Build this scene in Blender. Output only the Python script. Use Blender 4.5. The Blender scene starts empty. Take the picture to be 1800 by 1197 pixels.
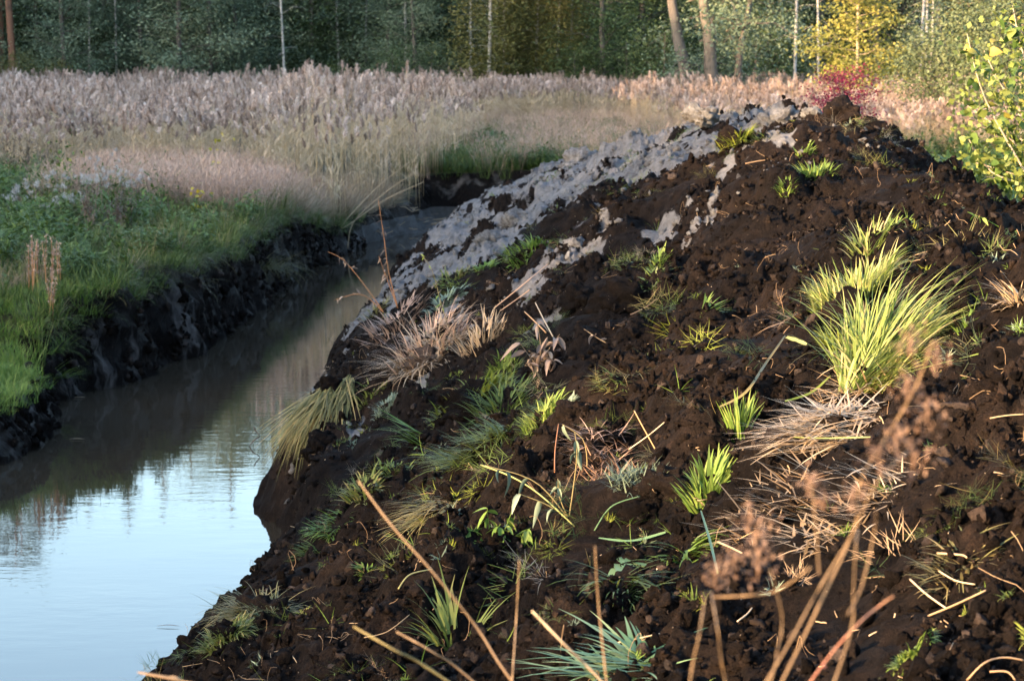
import bpy, math, random
import numpy as np
from mathutils import Vector, Matrix, Euler

R = math.radians
rng = np.random.default_rng(11)
random.seed(5)
scene = bpy.context.scene

# ------------------------------------------------------------------ camera
EYE = 3.9
PITCH = R(7.03)
LENS, SENSOR = 55.0, 23.6
cam_data = bpy.data.cameras.new('camera')
cam = bpy.data.objects.new('camera', cam_data)
scene.collection.objects.link(cam)
cam.location = (0, 0, EYE)
cam.rotation_euler = (math.pi / 2 - PITCH, 0, 0)
cam_data.lens = LENS
cam_data.sensor_width = SENSOR
cam_data.clip_start = 0.1
cam_data.clip_end = 2000
cam_data.dof.use_dof = True
cam_data.dof.focus_distance = 12.5
cam_data.dof.aperture_fstop = 5.0
scene.camera = cam

# ------------------------------------------------------------------ sky, sun, exposure
SUN_EL = R(11.0)
SUN_AZ = R(180 + 55)          # clockwise from +Y: the sun stands behind the viewer, to the left
world = bpy.data.worlds.new('World')
scene.world = world
world.use_nodes = True
wn = world.node_tree
wn.nodes.clear()
wo = wn.nodes.new('ShaderNodeOutputWorld')
bg = wn.nodes.new('ShaderNodeBackground')
sky = wn.nodes.new('ShaderNodeTexSky')
sky.sky_type = 'NISHITA'
sky.sun_disc = False
sky.sun_elevation = SUN_EL
sky.sun_rotation = SUN_AZ
sky.air_density = 1.0
sky.dust_density = 2.2
sky.ozone_density = 1.4
bg.inputs['Strength'].default_value = 0.15
wn.links.new(sky.outputs[0], bg.inputs['Color'])
wn.links.new(bg.outputs[0], wo.inputs['Surface'])

sun_data = bpy.data.lights.new('sun', 'SUN')
sun_data.energy = 3.8
sun_data.angle = R(0.53)
sun_data.color = (1.0, 0.64, 0.34)
sun = bpy.data.objects.new('sun', sun_data)
scene.collection.objects.link(sun)
SD = Vector((math.sin(SUN_AZ) * math.cos(SUN_EL), math.cos(SUN_AZ) * math.cos(SUN_EL), math.sin(SUN_EL)))
sun.rotation_euler = SD.to_track_quat('Z', 'Y').to_euler()

scene.view_settings.view_transform = 'Standard'
scene.view_settings.look = 'None'
scene.view_settings.gamma = 1
scene.view_settings.use_curve_mapping = False
scene.view_settings.exposure = 3.0
scene.cycles.max_bounces = 6
scene.cycles.diffuse_bounces = 3
scene.cycles.glossy_bounces = 3
scene.cycles.transmission_bounces = 4
scene.cycles.transparent_max_bounces = 8
scene.cycles.caustics_reflective = False
scene.cycles.caustics_refractive = False

COL = scene.collection
FPX = LENS / SENSOR * 1800.0

# ------------------------------------------------------------------ numpy noise
def _hash(ix, iy, s):
    h = (ix * 374761393 + iy * 668265263 + s * 974634777) & 0xffffffff
    h = ((h ^ (h >> 13)) * 1274126177) & 0xffffffff
    return (h ^ (h >> 16)) & 0xffffffff

def perlin(x, y, s=0):
    x = np.asarray(x, float); y = np.asarray(y, float)
    ix = np.floor(x).astype(np.int64); iy = np.floor(y).astype(np.int64)
    fx = x - ix; fy = y - iy
    u = fx * fx * fx * (fx * (fx * 6 - 15) + 10); v = fy * fy * fy * (fy * (fy * 6 - 15) + 10)
    def g(dx, dy):
        a = _hash(ix + dx, iy + dy, s) * (2 * math.pi / 4294967296.0)
        return np.cos(a) * (fx - dx) + np.sin(a) * (fy - dy)
    a = g(0, 0); b = g(1, 0); c = g(0, 1); d = g(1, 1)
    return (a + u * (b - a) + v * ((c + u * (d - c)) - (a + u * (b - a)))) * 1.5

def worley(x, y, s=0):
    x = np.asarray(x, float); y = np.asarray(y, float)
    ix = np.floor(x).astype(np.int64); iy = np.floor(y).astype(np.int64)
    best = np.full(x.shape, 9.0)
    for dx in (-1, 0, 1):
        for dy in (-1, 0, 1):
            h = _hash(ix + dx, iy + dy, s)
            px = ix + dx + (h & 0xffff) / 65536.0
            py = iy + dy + (h >> 16) / 65536.0
            best = np.minimum(best, (px - x) ** 2 + (py - y) ** 2)
    return np.sqrt(best)

def sstep(a, b, x):
    t = np.clip((x - a) / (b - a), 0, 1)
    return t * t * (3 - 2 * t)

# ------------------------------------------------------------------ land form
# right-hand shore of the ditch (foot of the heap), ridge line of the heap
W_Y = [-20, 4, 12, 14.7, 15.6, 16.4, 17.1, 18.0, 18.6, 20, 22.5, 23.6, 27.2, 31, 34.8, 39, 42, 45, 48, 52, 58]
W_X = [-2.8, -2.5, -2.20, -1.93, -1.82, -1.70, -1.62, -1.86, -1.78, -2.18, -2.12, -2.22, -2.20, -2.0, -2.05, -1.86, -1.75, -1.5, -1.1, -0.5, 0.2]
RY = [-20, 0, 6, 10, 13, 16, 18, 20, 22, 26, 30, 33, 36, 39, 42, 45, 48, 52, 60]
RX = [2.9, 2.9, 2.8, 2.9, 3.0, 3.05, 3.1, 3.05, 2.95, 2.75, 2.45, 2.1, 1.75, 1.25, 0.75, 0.3, 0.0, 0.3, 0.6]
RH = [1.8, 2.1, 2.35, 2.63, 2.90, 2.76, 2.84, 3.02, 3.16, 3.08, 2.88, 2.60, 2.28, 2.0, 1.68, 1.3, 0.75, 0.5, 0.3]
def wline(y): return np.interp(y, W_Y, W_X)

def heap_base(x, y):
    w = wline(y) + 0.10 * perlin(y / 0.9, y * 0 + 3.3, 21) + 0.05 * perlin(y / 0.3, y * 0 + 7.3, 22)
    r = np.interp(y, RY, RX); h = np.interp(y, RY, RH)
    s = x - w
    bank = np.minimum(0.50, h * 0.5)
    t = np.clip((s - 0.05) / np.maximum(r - w, 0.3), 0, 1)
    g = 1 - (1 - t) ** 1.22
    z = bank * sstep(-0.06, 0.42, s) + (h - bank) * g
    d = np.clip(x - r, 0, None)
    z = z - 0.72 * (np.sqrt(d * d + 0.16) - 0.4)
    z = np.where(s < 0, -0.95 * sstep(-0.05, 0.28, -s) + z, z)
    return z

def clay_mask(x, y):
    yb = np.interp(x, [-2.2, -1.5, -0.6, 0.2, 0.9, 1.6, 2.2, 3.0], [26, 25.0, 22.5, 22.5, 23.5, 22.3, 22.5, 26.0])
    n = 0.9 * perlin(x / 0.9, y / 2.2, 31) + 0.65 * perlin(x / 0.3, y / 0.7, 32) + 0.35 * perlin(x / 0.1, y / 0.2, 33)
    m = np.minimum((y - yb) / 7.0, 0.62) + n * 1.35 - 0.16
    r = np.interp(y, RY, RX)
    m = m - 1.2 * sstep(0.2, 0.9, x - r) + 0.35 * np.exp(-((x - r + 0.3) / 0.5) ** 2) * (y > 23)
    return np.clip(m * 2.2 + 0.2, 0, 1)

def heap_z(x, y, detail=True):
    x = np.asarray(x, float); y = np.asarray(y, float)
    z = heap_base(x, y)
    up = sstep(0.0, 0.8, x - wline(y))
    n = 0.20 * perlin(x / 1.4, y / 1.5, 1) + 0.20 * (np.abs(perlin(x / 0.62, y / 0.7, 2)) - 0.25) + 0.10 * (np.clip(0.75 - worley(x / 0.75, y / 0.8, 8), 0, 1) - 0.25)
    n = n * (0.45 + 0.55 * up)
    if detail:
        cl = clay_mask(x, y)
        wx = x + 0.05 * perlin(x / 0.2, y / 0.2, 12); wy = y + 0.05 * perlin(x / 0.2, y / 0.2, 13)
        big = np.clip(0.62 - worley(wx / 0.34, wy / 0.36, 3), 0, 1)
        sel = sstep(-0.15, 0.35, perlin(x / 0.9, y / 0.9, 14))
        rough = 0.30 + 0.95 * sstep(-0.45, 0.35, perlin(x / 0.8, y / 0.95, 15))
        n = n + rough * (0.17 * big * sel + 0.035 * np.clip(0.7 - worley(wx / 0.13, wy / 0.14, 4), 0, 1)
                 + 0.085 * (0.3 - np.abs(perlin(wx / 0.17, wy / 0.18, 5))) + 0.030 * perlin(x / 0.16, y / 0.16, 16) + 0.055 * (0.3 - np.abs(perlin(wx / 0.08, wy / 0.085, 6)))
                 + 0.020 * perlin(x / 0.038, y / 0.045, 7)) * (0.55 + 0.45 * up) * (1 - 0.25 * cl)
    return z + n

# left-hand shore, end wall, field
L_Y = [-20, 15, 21.5, 22.6, 23.6, 24.3, 24.9, 25.6, 26.6, 27.9, 30, 32, 35.5, 38, 41, 43.5, 45.5, 48, 50.5, 53]
L_X = [-5.6, -5.3, -4.85, -4.62, -4.42, -4.48, -4.85, -4.95, -4.72, -4.34, -4.05, -3.85, -3.72, -3.62, -3.5, -3.25, -3.0, -2.55, -2.1, -1.8]
def lline(y): return np.interp(y, L_Y, L_X)
END_Y = 53.0

def ground_z(x, y):
    x = np.asarray(x, float); y = np.asarray(y, float)
    fold = 0.26 * perlin(y / 1.3, x * 0.6, 41) + 0.08 * perlin(y / 0.5, x * 1.6, 42)
    u = lline(y) + fold * 0.9 - x                      # metres inland from the left shore
    e = (y - END_Y) + 0.30 * perlin(x / 0.8, y * 0.2, 44)
    rr = x - (wline(y) + 1.1)
    sd = np.maximum(np.maximum(u, e), rr)
    top = 1.10 + 0.10 * perlin(x / 4, y / 4, 45) + 0.05 * perlin(x / 1.1, y / 1.1, 46)
    shelf = 0.52 + 0.55 * sstep(0.5, 2.6, u)
    top = top + (np.minimum(shelf, top) - top) * (1 - sstep(24.9, 27.0, y))
    low = 0.62 + 0.5 * sstep(0.3, 2.2, u)
    top = np.where(y < END_Y + 0.5, top + (low - top) * sstep(41, 45, y) * (1 - sstep(51.5, 53, y)), top)
    bed = -0.55 + 0.68 * sstep(46.5, 52.0, y) + 0.10 * perlin(x / 0.9, y / 1.1, 47) * sstep(46, 49, y)
    k = np.clip((sd + 0.10) / 0.48, 0, 1)
    k = 0.55 * k + 0.45 * sstep(0.15, 0.9, k)
    far = 0.0
    return bed + (top - bed) * k + far

# pixel (of the 1800 wide photograph) -> world ray, and the point where that sight line meets the heap or the ground
CP, SP = math.cos(PITCH), math.sin(PITCH)
def ray(px, py):
    a = (px - 900) / FPX; b = (598.5 - py) / FPX
    d = Vector((a, CP + b * SP, -SP + b * CP))
    return d / d.y
def at_depth(px, py, Y):
    d = ray(px, py)
    return Vector((d.x * Y, Y, EYE + d.z * Y))
_YS = np.concatenate([np.arange(3.5, 20, 0.006), np.arange(20, 60, 0.015)])
def on_heap(px, py):
    d = ray(px, py)
    z = heap_z(d.x * _YS, _YS)
    below = np.nonzero(EYE + d.z * _YS < z)[0]
    Y = _YS[below[0]] if len(below) else 22.0
    return Vector((d.x * Y, Y, EYE + d.z * Y))
_YG = np.arange(18, 95, 0.03)
def on_ground(px, py):
    d = ray(px, py)
    z = ground_z(d.x * _YG, _YG)
    below = np.nonzero(EYE + d.z * _YG < z)[0]
    Y = _YG[below[0]] if len(below) else 90.0
    return Vector((d.x * Y, Y, EYE + d.z * Y))

# ------------------------------------------------------------------ materials
def new_mat(name):
    m = bpy.data.materials.new(name); m.use_nodes = True
    nt = m.node_tree; nt.nodes.clear()
    out = nt.nodes.new('ShaderNodeOutputMaterial')
    return m, nt, out

def ramp_node(nt, stops):
    r = nt.nodes.new('ShaderNodeValToRGB')
    e = r.color_ramp.elements
    while len(e) > 1: e.remove(e[-1])
    e[0].position = stops[0][0]; e[0].color = (*stops[0][1], 1)
    for p, c in stops[1:]:
        k = e.new(p); k.color = (*c, 1)
    return r

def mix_col(nt, fac, a, b, mode='MIX'):
    n = nt.nodes.new('ShaderNodeMix'); n.data_type = 'RGBA'; n.blend_type = mode
    for s, v in ((n.inputs[0], fac), (n.inputs[6], a), (n.inputs[7], b)):
        if isinstance(v, bpy.types.NodeSocket): nt.links.new(v, s)
        elif isinstance(v, (tuple, list)): s.default_value = (*v, 1)
        else: s.default_value = v
    return n.outputs[2]

def math_node(nt, op, a, b=0.0, clamp=False):
    n = nt.nodes.new('ShaderNodeMath'); n.operation = op; n.use_clamp = clamp
    for i, v in enumerate((a, b)):
        if isinstance(v, bpy.types.NodeSocket): nt.links.new(v, n.inputs[i])
        else: n.inputs[i].default_value = v
    return n.outputs[0]

def noise_node(nt, scale, detail=4, rough=0.6, vec=None):
    n = nt.nodes.new('ShaderNodeTexNoise'); n.inputs['Scale'].default_value = scale
    n.inputs['Detail'].default_value = detail; n.inputs['Roughness'].default_value = rough
    if vec is not None: nt.links.new(vec, n.inputs['Vector'])
    return n.outputs[0]

def plant_mat(name, stops, rough=0.6, trans=0.25, rand=0.35, spec=0.25):
    """leaf and stalk matter: own colour from a per-blade tint and a per-plant variation"""
    m, nt, out = new_mat(name)
    at = nt.nodes.new('ShaderNodeAttribute'); at.attribute_name = 'tint'
    oi = nt.nodes.new('ShaderNodeObjectInfo')
    v = math_node(nt, 'ADD', math_node(nt, 'MULTIPLY', at.outputs['Fac'], 1 - rand), math_node(nt, 'MULTIPLY', oi.outputs['Random'], rand))
    r = ramp_node(nt, stops); nt.links.new(v, r.inputs[0])
    p = nt.nodes.new('ShaderNodeBsdfPrincipled')
    nt.links.new(r.outputs[0], p.inputs['Base Color'])
    p.inputs['Roughness'].default_value = rough
    p.inputs['Specular IOR Level'].default_value = spec
    if trans > 0:
        t = nt.nodes.new('ShaderNodeBsdfTranslucent')
        nt.links.new(r.outputs[0], t.inputs['Color'])
        mx = nt.nodes.new('ShaderNodeMixShader'); mx.inputs[0].default_value = trans
        nt.links.new(p.outputs[0], mx.inputs[1]); nt.links.new(t.outputs[0], mx.inputs[2])
        nt.links.new(mx.outputs[0], out.inputs['Surface'])
    else:
        nt.links.new(p.outputs[0], out.inputs['Surface'])
    return m

def geo_pos(nt):
    g = nt.nodes.new('ShaderNodeNewGeometry')
    return g.outputs['Position'], g

def soil_mat(name, mode):
    m, nt, out = new_mat(name)
    pos, geo = geo_pos(nt)
    n1 = noise_node(nt, 1.1, 5, 0.6, pos); n2 = noise_node(nt, 14, 6, 0.7, pos); n3 = noise_node(nt, 90, 4, 0.7, pos)
    r = ramp_node(nt, [(0.36, (0.0028, 0.0025, 0.0028)), (0.48, (0.0080, 0.0065, 0.0062)), (0.58, (0.0185, 0.0134, 0.0112)), (0.70, (0.060, 0.038, 0.0275))])
    v = math_node(nt, 'ADD', math_node(nt, 'MULTIPLY', n1, 0.35), math_node(nt, 'ADD', math_node(nt, 'MULTIPLY', n2, 0.40), math_node(nt, 'MULTIPLY', n3, 0.25)))
    nt.links.new(v, r.inputs[0])
    col = r.outputs[0]
    # pale crumbs of lime and root
    vo = nt.nodes.new('ShaderNodeTexVoronoi'); vo.inputs['Scale'].default_value = 26; nt.links.new(pos, vo.inputs['Vector'])
    sp = math_node(nt, 'LESS_THAN', vo.outputs['Distance'], 0.10)
    sc = nt.nodes.new('ShaderNodeSeparateColor'); nt.links.new(vo.outputs['Color'], sc.inputs[0])
    sp = math_node(nt, 'MULTIPLY', sp, math_node(nt, 'GREATER_THAN', sc.outputs[0], 0.90))
    col = mix_col(nt, sp, col, (0.22, 0.18, 0.14))
    if mode == 'peat':
        oi = nt.nodes.new('ShaderNodeObjectInfo')
        rr = ramp_node(nt, [(0.0, (0.45, 0.45, 0.47)), (0.6, (1.0, 1.0, 1.0)), (0.86, (1.7, 1.65, 1.6)), (0.94, (3.4, 3.5, 3.6)), (1.0, (5.5, 5.8, 6.0))]); nt.links.new(oi.outputs['Random'], rr.inputs[0])
        col = mix_col(nt, 1.0, col, rr.outputs[0], 'MULTIPLY')
    if mode == 'heap':
        at = nt.nodes.new('ShaderNodeAttribute'); at.attribute_name = 'clay'
        cr = ramp_node(nt, [(0.30, (0.035, 0.033, 0.034)), (0.45, (0.118, 0.121, 0.132)), (0.7, (0.225, 0.234, 0.257))])
        nt.links.new(math_node(nt, 'ADD', math_node(nt, 'MULTIPLY', n2, 0.6), math_node(nt, 'MULTIPLY', n1, 0.4)), cr.inputs[0])
        k = math_node(nt, 'MULTIPLY', math_node(nt, 'SUBTRACT', math_node(nt, 'ADD', at.outputs['Fac'], math_node(nt, 'MULTIPLY', math_node(nt, 'SUBTRACT', n3, 0.5), 0.7)), 0.35), 4.0, True)
        col = mix_col(nt, k, col, cr.outputs[0])
    if mode == 'clay':
        cr = ramp_node(nt, [(0.3, (0.05, 0.048, 0.05)), (0.5, (0.128, 0.131, 0.141)), (0.7, (0.245, 0.252, 0.270))])
        nt.links.new(n2, cr.inputs[0]); col = cr.outputs[0]
    if mode == 'ground':
        # turf soil on level parts, bare peat on the cut faces, grey lime washed down the faces
        sx = nt.nodes.new('ShaderNodeSeparateXYZ'); nt.links.new(geo.outputs['True Normal'], sx.inputs[0])
        flat = math_node(nt, 'MULTIPLY', math_node(nt, 'SUBTRACT', sx.outputs[2], 0.78), 8.0, True)
        turf = ramp_node(nt, [(0.3, (0.020, 0.024, 0.010)), (0.7, (0.05, 0.05, 0.022))]); nt.links.new(n2, turf.inputs[0])
        mp = nt.nodes.new('ShaderNodeMapping'); mp.inputs['Scale'].default_value = (1.0, 2.6, 0.55); nt.links.new(pos, mp.inputs['Vector'])
        st = noise_node(nt, 1.1, 5, 0.65, mp.outputs[0])
        k = math_node(nt, 'MULTIPLY', math_node(nt, 'SUBTRACT', st, 0.57), 9.0, True)
        clay = mix_col(nt, n2, (0.05, 0.048, 0.05), (0.22, 0.20, 0.19))
        col = mix_col(nt, math_node(nt, 'MULTIPLY', k, 0.8), col, clay)
        px = nt.nodes.new('ShaderNodeSeparateXYZ'); nt.links.new(pos, px.inputs[0])
        mud = math_node(nt, 'MULTIPLY', math_node(nt, 'MULTIPLY', math_node(nt, 'SUBTRACT', px.outputs[1], 44.0), 0.4, True), math_node(nt, 'LESS_THAN', px.outputs[2], 0.35))
        col = mix_col(nt, math_node(nt, 'MULTIPLY', mud, 0.8), col, mix_col(nt, n2, (0.03, 0.028, 0.028), (0.15, 0.146, 0.145)))
        up = math_node(nt, 'GREATER_THAN', px.outputs[2], 0.4)
        col = mix_col(nt, math_node(nt, 'MULTIPLY', flat, up), col, turf.outputs[0])
    p = nt.nodes.new('ShaderNodeBsdfPrincipled')
    nt.links.new(col, p.inputs['Base Color'])
    p.inputs['Roughness'].default_value = 0.85 if mode != 'ground' else 0.5
    p.inputs['Specular IOR Level'].default_value = 0.04 if mode != 'ground' else 0.05
    b = nt.nodes.new('ShaderNodeBump'); b.inputs['Strength'].default_value = 1.0; b.inputs['Distance'].default_value = 0.045 if mode != 'ground' else 0.09
    nt.links.new(math_node(nt, 'ADD', noise_node(nt, 34, 7, 0.8, pos), math_node(nt, 'MULTIPLY', n3, 0.35)), b.inputs['Height'])
    nt.links.new(b.outputs[0], p.inputs['Normal'])
    nt.links.new(p.outputs[0], out.inputs['Surface'])
    return m

M = {}
M['heap'] = soil_mat('peat_and_lime', 'heap')
M['peat'] = soil_mat('peat', 'peat')
M['clay'] = soil_mat('lime_mud', 'clay')
M['ground'] = soil_mat('turf_soil', 'ground')

def water_mat():
    m, nt, out = new_mat('water')
    pos, g = geo_pos(nt)
    p = nt.nodes.new('ShaderNodeBsdfPrincipled')
    p.inputs['Base Color'].default_value = (0.026, 0.021, 0.015, 1)
    p.inputs['Roughness'].default_value = 0.015
    p.inputs['IOR'].default_value = 1.333
    mp = nt.nodes.new('ShaderNodeMapping'); mp.inputs['Scale'].default_value = (0.75, 1.7, 1); mp.inputs['Rotation'].default_value = (0, 0, 0.12)
    nt.links.new(pos, mp.inputs['Vector'])
    a = noise_node(nt, 3.2, 3, 0.55, mp.outputs[0]); c = noise_node(nt, 0.5, 2, 0.5, pos)
    h = math_node(nt, 'MULTIPLY', a, math_node(nt, 'ADD', math_node(nt, 'MULTIPLY', c, 2.2), -0.75))
    b = nt.nodes.new('ShaderNodeBump'); b.inputs['Strength'].default_value = 0.05; b.inputs['Distance'].default_value = 0.06
    nt.links.new(h, b.inputs['Height']); nt.links.new(b.outputs[0], p.inputs['Normal'])
    nt.links.new(p.outputs[0], out.inputs['Surface'])
    return m
M['water'] = water_mat()

def bark_mat(name, pale, dark, scale=(6, 6, 1.2), thr=0.5, k=6):
    m, nt, out = new_mat(name)
    tc = nt.nodes.new('ShaderNodeTexCoord')
    mp = nt.nodes.new('ShaderNodeMapping'); mp.inputs['Scale'].default_value = scale
    nt.links.new(tc.outputs['Object'], mp.inputs['Vector'])
    n = noise_node(nt, 1.0, 5, 0.65, mp.outputs[0])
    f = math_node(nt, 'MULTIPLY', math_node(nt, 'SUBTRACT', n, thr), k, True)
    p = nt.nodes.new('ShaderNodeBsdfPrincipled')
    nt.links.new(mix_col(nt, f, pale, dark), p.inputs['Base Color'])
    p.inputs['Roughness'].default_value = 0.85
    nt.links.new(p.outputs[0], out.inputs['Surface'])
    return m
M['birch_bark'] = bark_mat('birch_bark', (0.34, 0.335, 0.33), (0.05, 0.045, 0.04), (2, 2, 5), 0.54, 9)
M['pine_bark'] = bark_mat('pine_bark', (0.13, 0.062, 0.036), (0.05, 0.03, 0.02), (4, 4, 2), 0.5, 4)
M['grey_bark'] = bark_mat('grey_bark', (0.085, 0.075, 0.068), (0.03, 0.027, 0.024), (7, 7, 2), 0.5, 4)
M['young_bark'] = bark_mat('young_bark', (0.28, 0.23, 0.17), (0.12, 0.09, 0.06), (9, 9, 4), 0.5, 4)

M['grass'] = plant_mat('green_grass', [(0.0, (0.028, 0.048, 0.012)), (0.5, (0.060, 0.095, 0.022)), (0.82, (0.12, 0.145, 0.04)), (1, (0.26, 0.21, 0.09))])
M['moss'] = plant_mat('yellow_green_moss', [(0.0, (0.06, 0.085, 0.010)), (0.5, (0.12, 0.15, 0.02)), (1, (0.20, 0.22, 0.04))], rand=0.15)
M['bright_grass'] = plant_mat('bright_grass', [(0.0, (0.07, 0.115, 0.02)), (0.5, (0.165, 0.215, 0.055)), (0.8, (0.28, 0.30, 0.115)), (1, (0.40, 0.32, 0.17))], rand=0.05, trans=0.3)
M['fresh_grass'] = plant_mat('fresh_grass', [(0.0, (0.045, 0.095, 0.014)), (0.6, (0.10, 0.165, 0.03)), (1, (0.20, 0.24, 0.065))], rand=0.15)
M['blue_sedge'] = plant_mat('blue_green_sedge', [(0.0, (0.045, 0.10, 0.045)), (0.6, (0.10, 0.18, 0.09)), (1, (0.23, 0.29, 0.14))], rand=0.1, trans=0.15)
M['dull_sedge'] = plant_mat('dull_sedge', [(0.0, (0.05, 0.06, 0.022)), (0.5, (0.11, 0.11, 0.045)), (1, (0.24, 0.19, 0.09))], rand=0.1)
M['dry_grass'] = plant_mat('dry_grass', [(0.0, (0.14, 0.095, 0.06)), (0.5, (0.27, 0.20, 0.135)), (1, (0.42, 0.33, 0.22))], trans=0.15)
M['pink_grass'] = plant_mat('pinkish_dry_grass', [(0.0, (0.14, 0.09, 0.065)), (0.5, (0.31, 0.21, 0.16)), (1, (0.48, 0.35, 0.28))], trans=0.15)
M['straw'] = plant_mat('straw', [(0.0, (0.13, 0.085, 0.05)), (0.5, (0.29, 0.21, 0.13)), (1, (0.46, 0.37, 0.26))], trans=0.1, rand=0.1)
M['reed'] = plant_mat('reed', [(0.0, (0.20, 0.15, 0.085)), (0.35, (0.44, 0.345, 0.21)), (0.7, (0.47, 0.38, 0.29)), (1, (0.60, 0.49, 0.42))], trans=0.2, rand=0.3)
M['plume'] = plant_mat('reed_plume', [(0.0, (0.17, 0.12, 0.095)), (0.5, (0.45, 0.35, 0.30)), (1, (0.70, 0.60, 0.54))], trans=0.3, rand=0.35)
M['herb'] = plant_mat('herb_leaf', [(0.0, (0.024, 0.050, 0.012)), (0.5, (0.055, 0.10, 0.02)), (0.9, (0.12, 0.15, 0.03)), (1, (0.24, 0.18, 0.03))])
M['green_herb'] = plant_mat('lush_herb_leaf', [(0.0, (0.026, 0.052, 0.012)), (0.6, (0.068, 0.115, 0.024)), (1, (0.13, 0.165, 0.045))])
M['fluff'] = plant_mat('white_fluff', [(0.0, (0.20, 0.19, 0.185)), (1, (0.48, 0.47, 0.46))], trans=0.3)
M['dark_dry'] = plant_mat('dark_withered', [(0.0, (0.045, 0.032, 0.026)), (0.6, (0.11, 0.08, 0.062)), (1, (0.19, 0.145, 0.115))], trans=0.05)
M['rust'] = plant_mat('rust_stem', [(0.0, (0.17, 0.07, 0.03)), (0.6, (0.32, 0.15, 0.065)), (1, (0.45, 0.26, 0.12))], trans=0.1, rand=0.1)
M['tan_stem'] = plant_mat('tan_stem', [(0.0, (0.10, 0.062, 0.034)), (0.6, (0.175, 0.118, 0.07)), (1, (0.26, 0.19, 0.125))], trans=0.0, rand=0.15)
M['red_stem'] = plant_mat('reddish_stem', [(0.0, (0.20, 0.045, 0.04)), (0.6, (0.30, 0.14, 0.10)), (1, (0.32, 0.24, 0.17))], trans=0.0, rand=0.0)
M['seed_head'] = plant_mat('dry_seed_head', [(0.0, (0.10, 0.06, 0.04)), (0.6, (0.19, 0.12, 0.085)), (1, (0.28, 0.19, 0.14))], trans=0.15)
M['dead_leaf'] = plant_mat('dead_leaf', [(0.0, (0.10, 0.065, 0.05)), (0.5, (0.24, 0.17, 0.13)), (1, (0.38, 0.30, 0.25))], trans=0.15, rand=0.5)
M['wormwood'] = plant_mat('grey_green_leaf', [(0.0, (0.07, 0.10, 0.07)), (1, (0.18, 0.23, 0.175))], trans=0.1)
M['root'] = plant_mat('bare_root', [(0.0, (0.05, 0.032, 0.02)), (1, (0.24, 0.165, 0.10))], trans=0.0, rand=0.2)
M['yellow_leaf'] = plant_mat('yellow_leaf', [(0.0, (0.20, 0.17, 0.02)), (0.5, (0.36, 0.30, 0.04)), (1, (0.46, 0.30, 0.03))], trans=0.35)
M['alder_leaf'] = plant_mat('alder_leaf', [(0.0, (0.030, 0.070, 0.012)), (0.45, (0.065, 0.115, 0.02)), (0.78, (0.14, 0.17, 0.04)), (0.93, (0.24, 0.21, 0.035)), (1, (0.28, 0.16, 0.03))], trans=0.3, rand=0.8, spec=0.4)
M['crown_green'] = plant_mat('wood_leaf', [(0.0, (0.055, 0.095, 0.068)), (0.6, (0.130, 0.178, 0.118)), (1, (0.20, 0.235, 0.145))], rand=0.3)
M['crown_grey'] = plant_mat('grey_willow_leaf', [(0.0, (0.06, 0.085, 0.042)), (0.6, (0.11, 0.14, 0.07)), (1, (0.17, 0.20, 0.10))], rand=0.2)
M['crown_dark'] = plant_mat('dark_leaf', [(0.0, (0.030, 0.052, 0.022)), (0.6, (0.06, 0.095, 0.038)), (1, (0.10, 0.135, 0.05))], rand=0.3)
M['crown_birch'] = plant_mat('birch_leaf', [(0.0, (0.065, 0.085, 0.034)), (0.5, (0.125, 0.13, 0.046)), (1, (0.19, 0.165, 0.055))], rand=0.3, trans=0.35)
M['crown_yellow'] = plant_mat('yellow_crown_leaf', [(0.0, (0.13, 0.15, 0.035)), (0.5, (0.23, 0.235, 0.06)), (1, (0.34, 0.30, 0.08))], rand=0.1, trans=0.4)
M['crown_red'] = plant_mat('crimson_leaf', [(0.0, (0.060, 0.008, 0.022)), (0.5, (0.16, 0.014, 0.048)), (1, (0.27, 0.03, 0.08))], rand=0.1, trans=0.35)
M['needles'] = plant_mat('needles', [(0.0, (0.014, 0.026, 0.013)), (1, (0.038, 0.055, 0.026))], rand=0.3, trans=0.05)

# ------------------------------------------------------------------ mesh helpers
def np_mesh(name, V, faces, tint=None, smooth=False):
    """faces: list of integer arrays (n,3) or (n,4)"""
    me = bpy.data.meshes.new(name)
    V = np.asarray(V, np.float32)
    me.vertices.add(len(V)); me.vertices.foreach_set('co', V.ravel())
    faces = [np.asarray(f, np.int32) for f in faces if len(f)]
    idx = np.concatenate([f.ravel() for f in faces])
    tot = np.concatenate([np.full(len(f), f.shape[1], np.int32) for f in faces])
    start = np.concatenate([[0], np.cumsum(tot)[:-1]]).astype(np.int32)
    me.loops.add(len(idx)); me.loops.foreach_set('vertex_index', idx)
    me.polygons.add(len(tot)); me.polygons.foreach_set('loop_start', start)
    if smooth: me.polygons.foreach_set('use_smooth', np.ones(len(tot), bool))
    if tint is not None:
        a = me.attributes.new('tint', 'FLOAT', 'POINT'); a.data.foreach_set('value', np.asarray(tint, np.float32))
    me.update(calc_edges=True)
    return me

class MB:
    def __init__(s): s.V = []; s.F = []; s.T = []; s.n = 0
    def add(s, V, F, T):
        V = np.asarray(V, float).reshape(-1, 3)
        if np.isscalar(T): T = np.full(len(V), T)
        for f in (F if isinstance(F, list) else [F]): s.F.append(np.asarray(f) + s.n)
        s.V.append(V); s.T.append(np.asarray(T)); s.n += len(V)
        return s
    def mesh(s, name, smooth=False):
        return np_mesh(name, np.concatenate(s.V), s.F, np.clip(np.concatenate(s.T), 0, 1), smooth)
    def build(s, name, mat, parent=None, loc=None, smooth=False):
        return link(name, s.mesh(name, smooth), mat, parent, loc)

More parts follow.
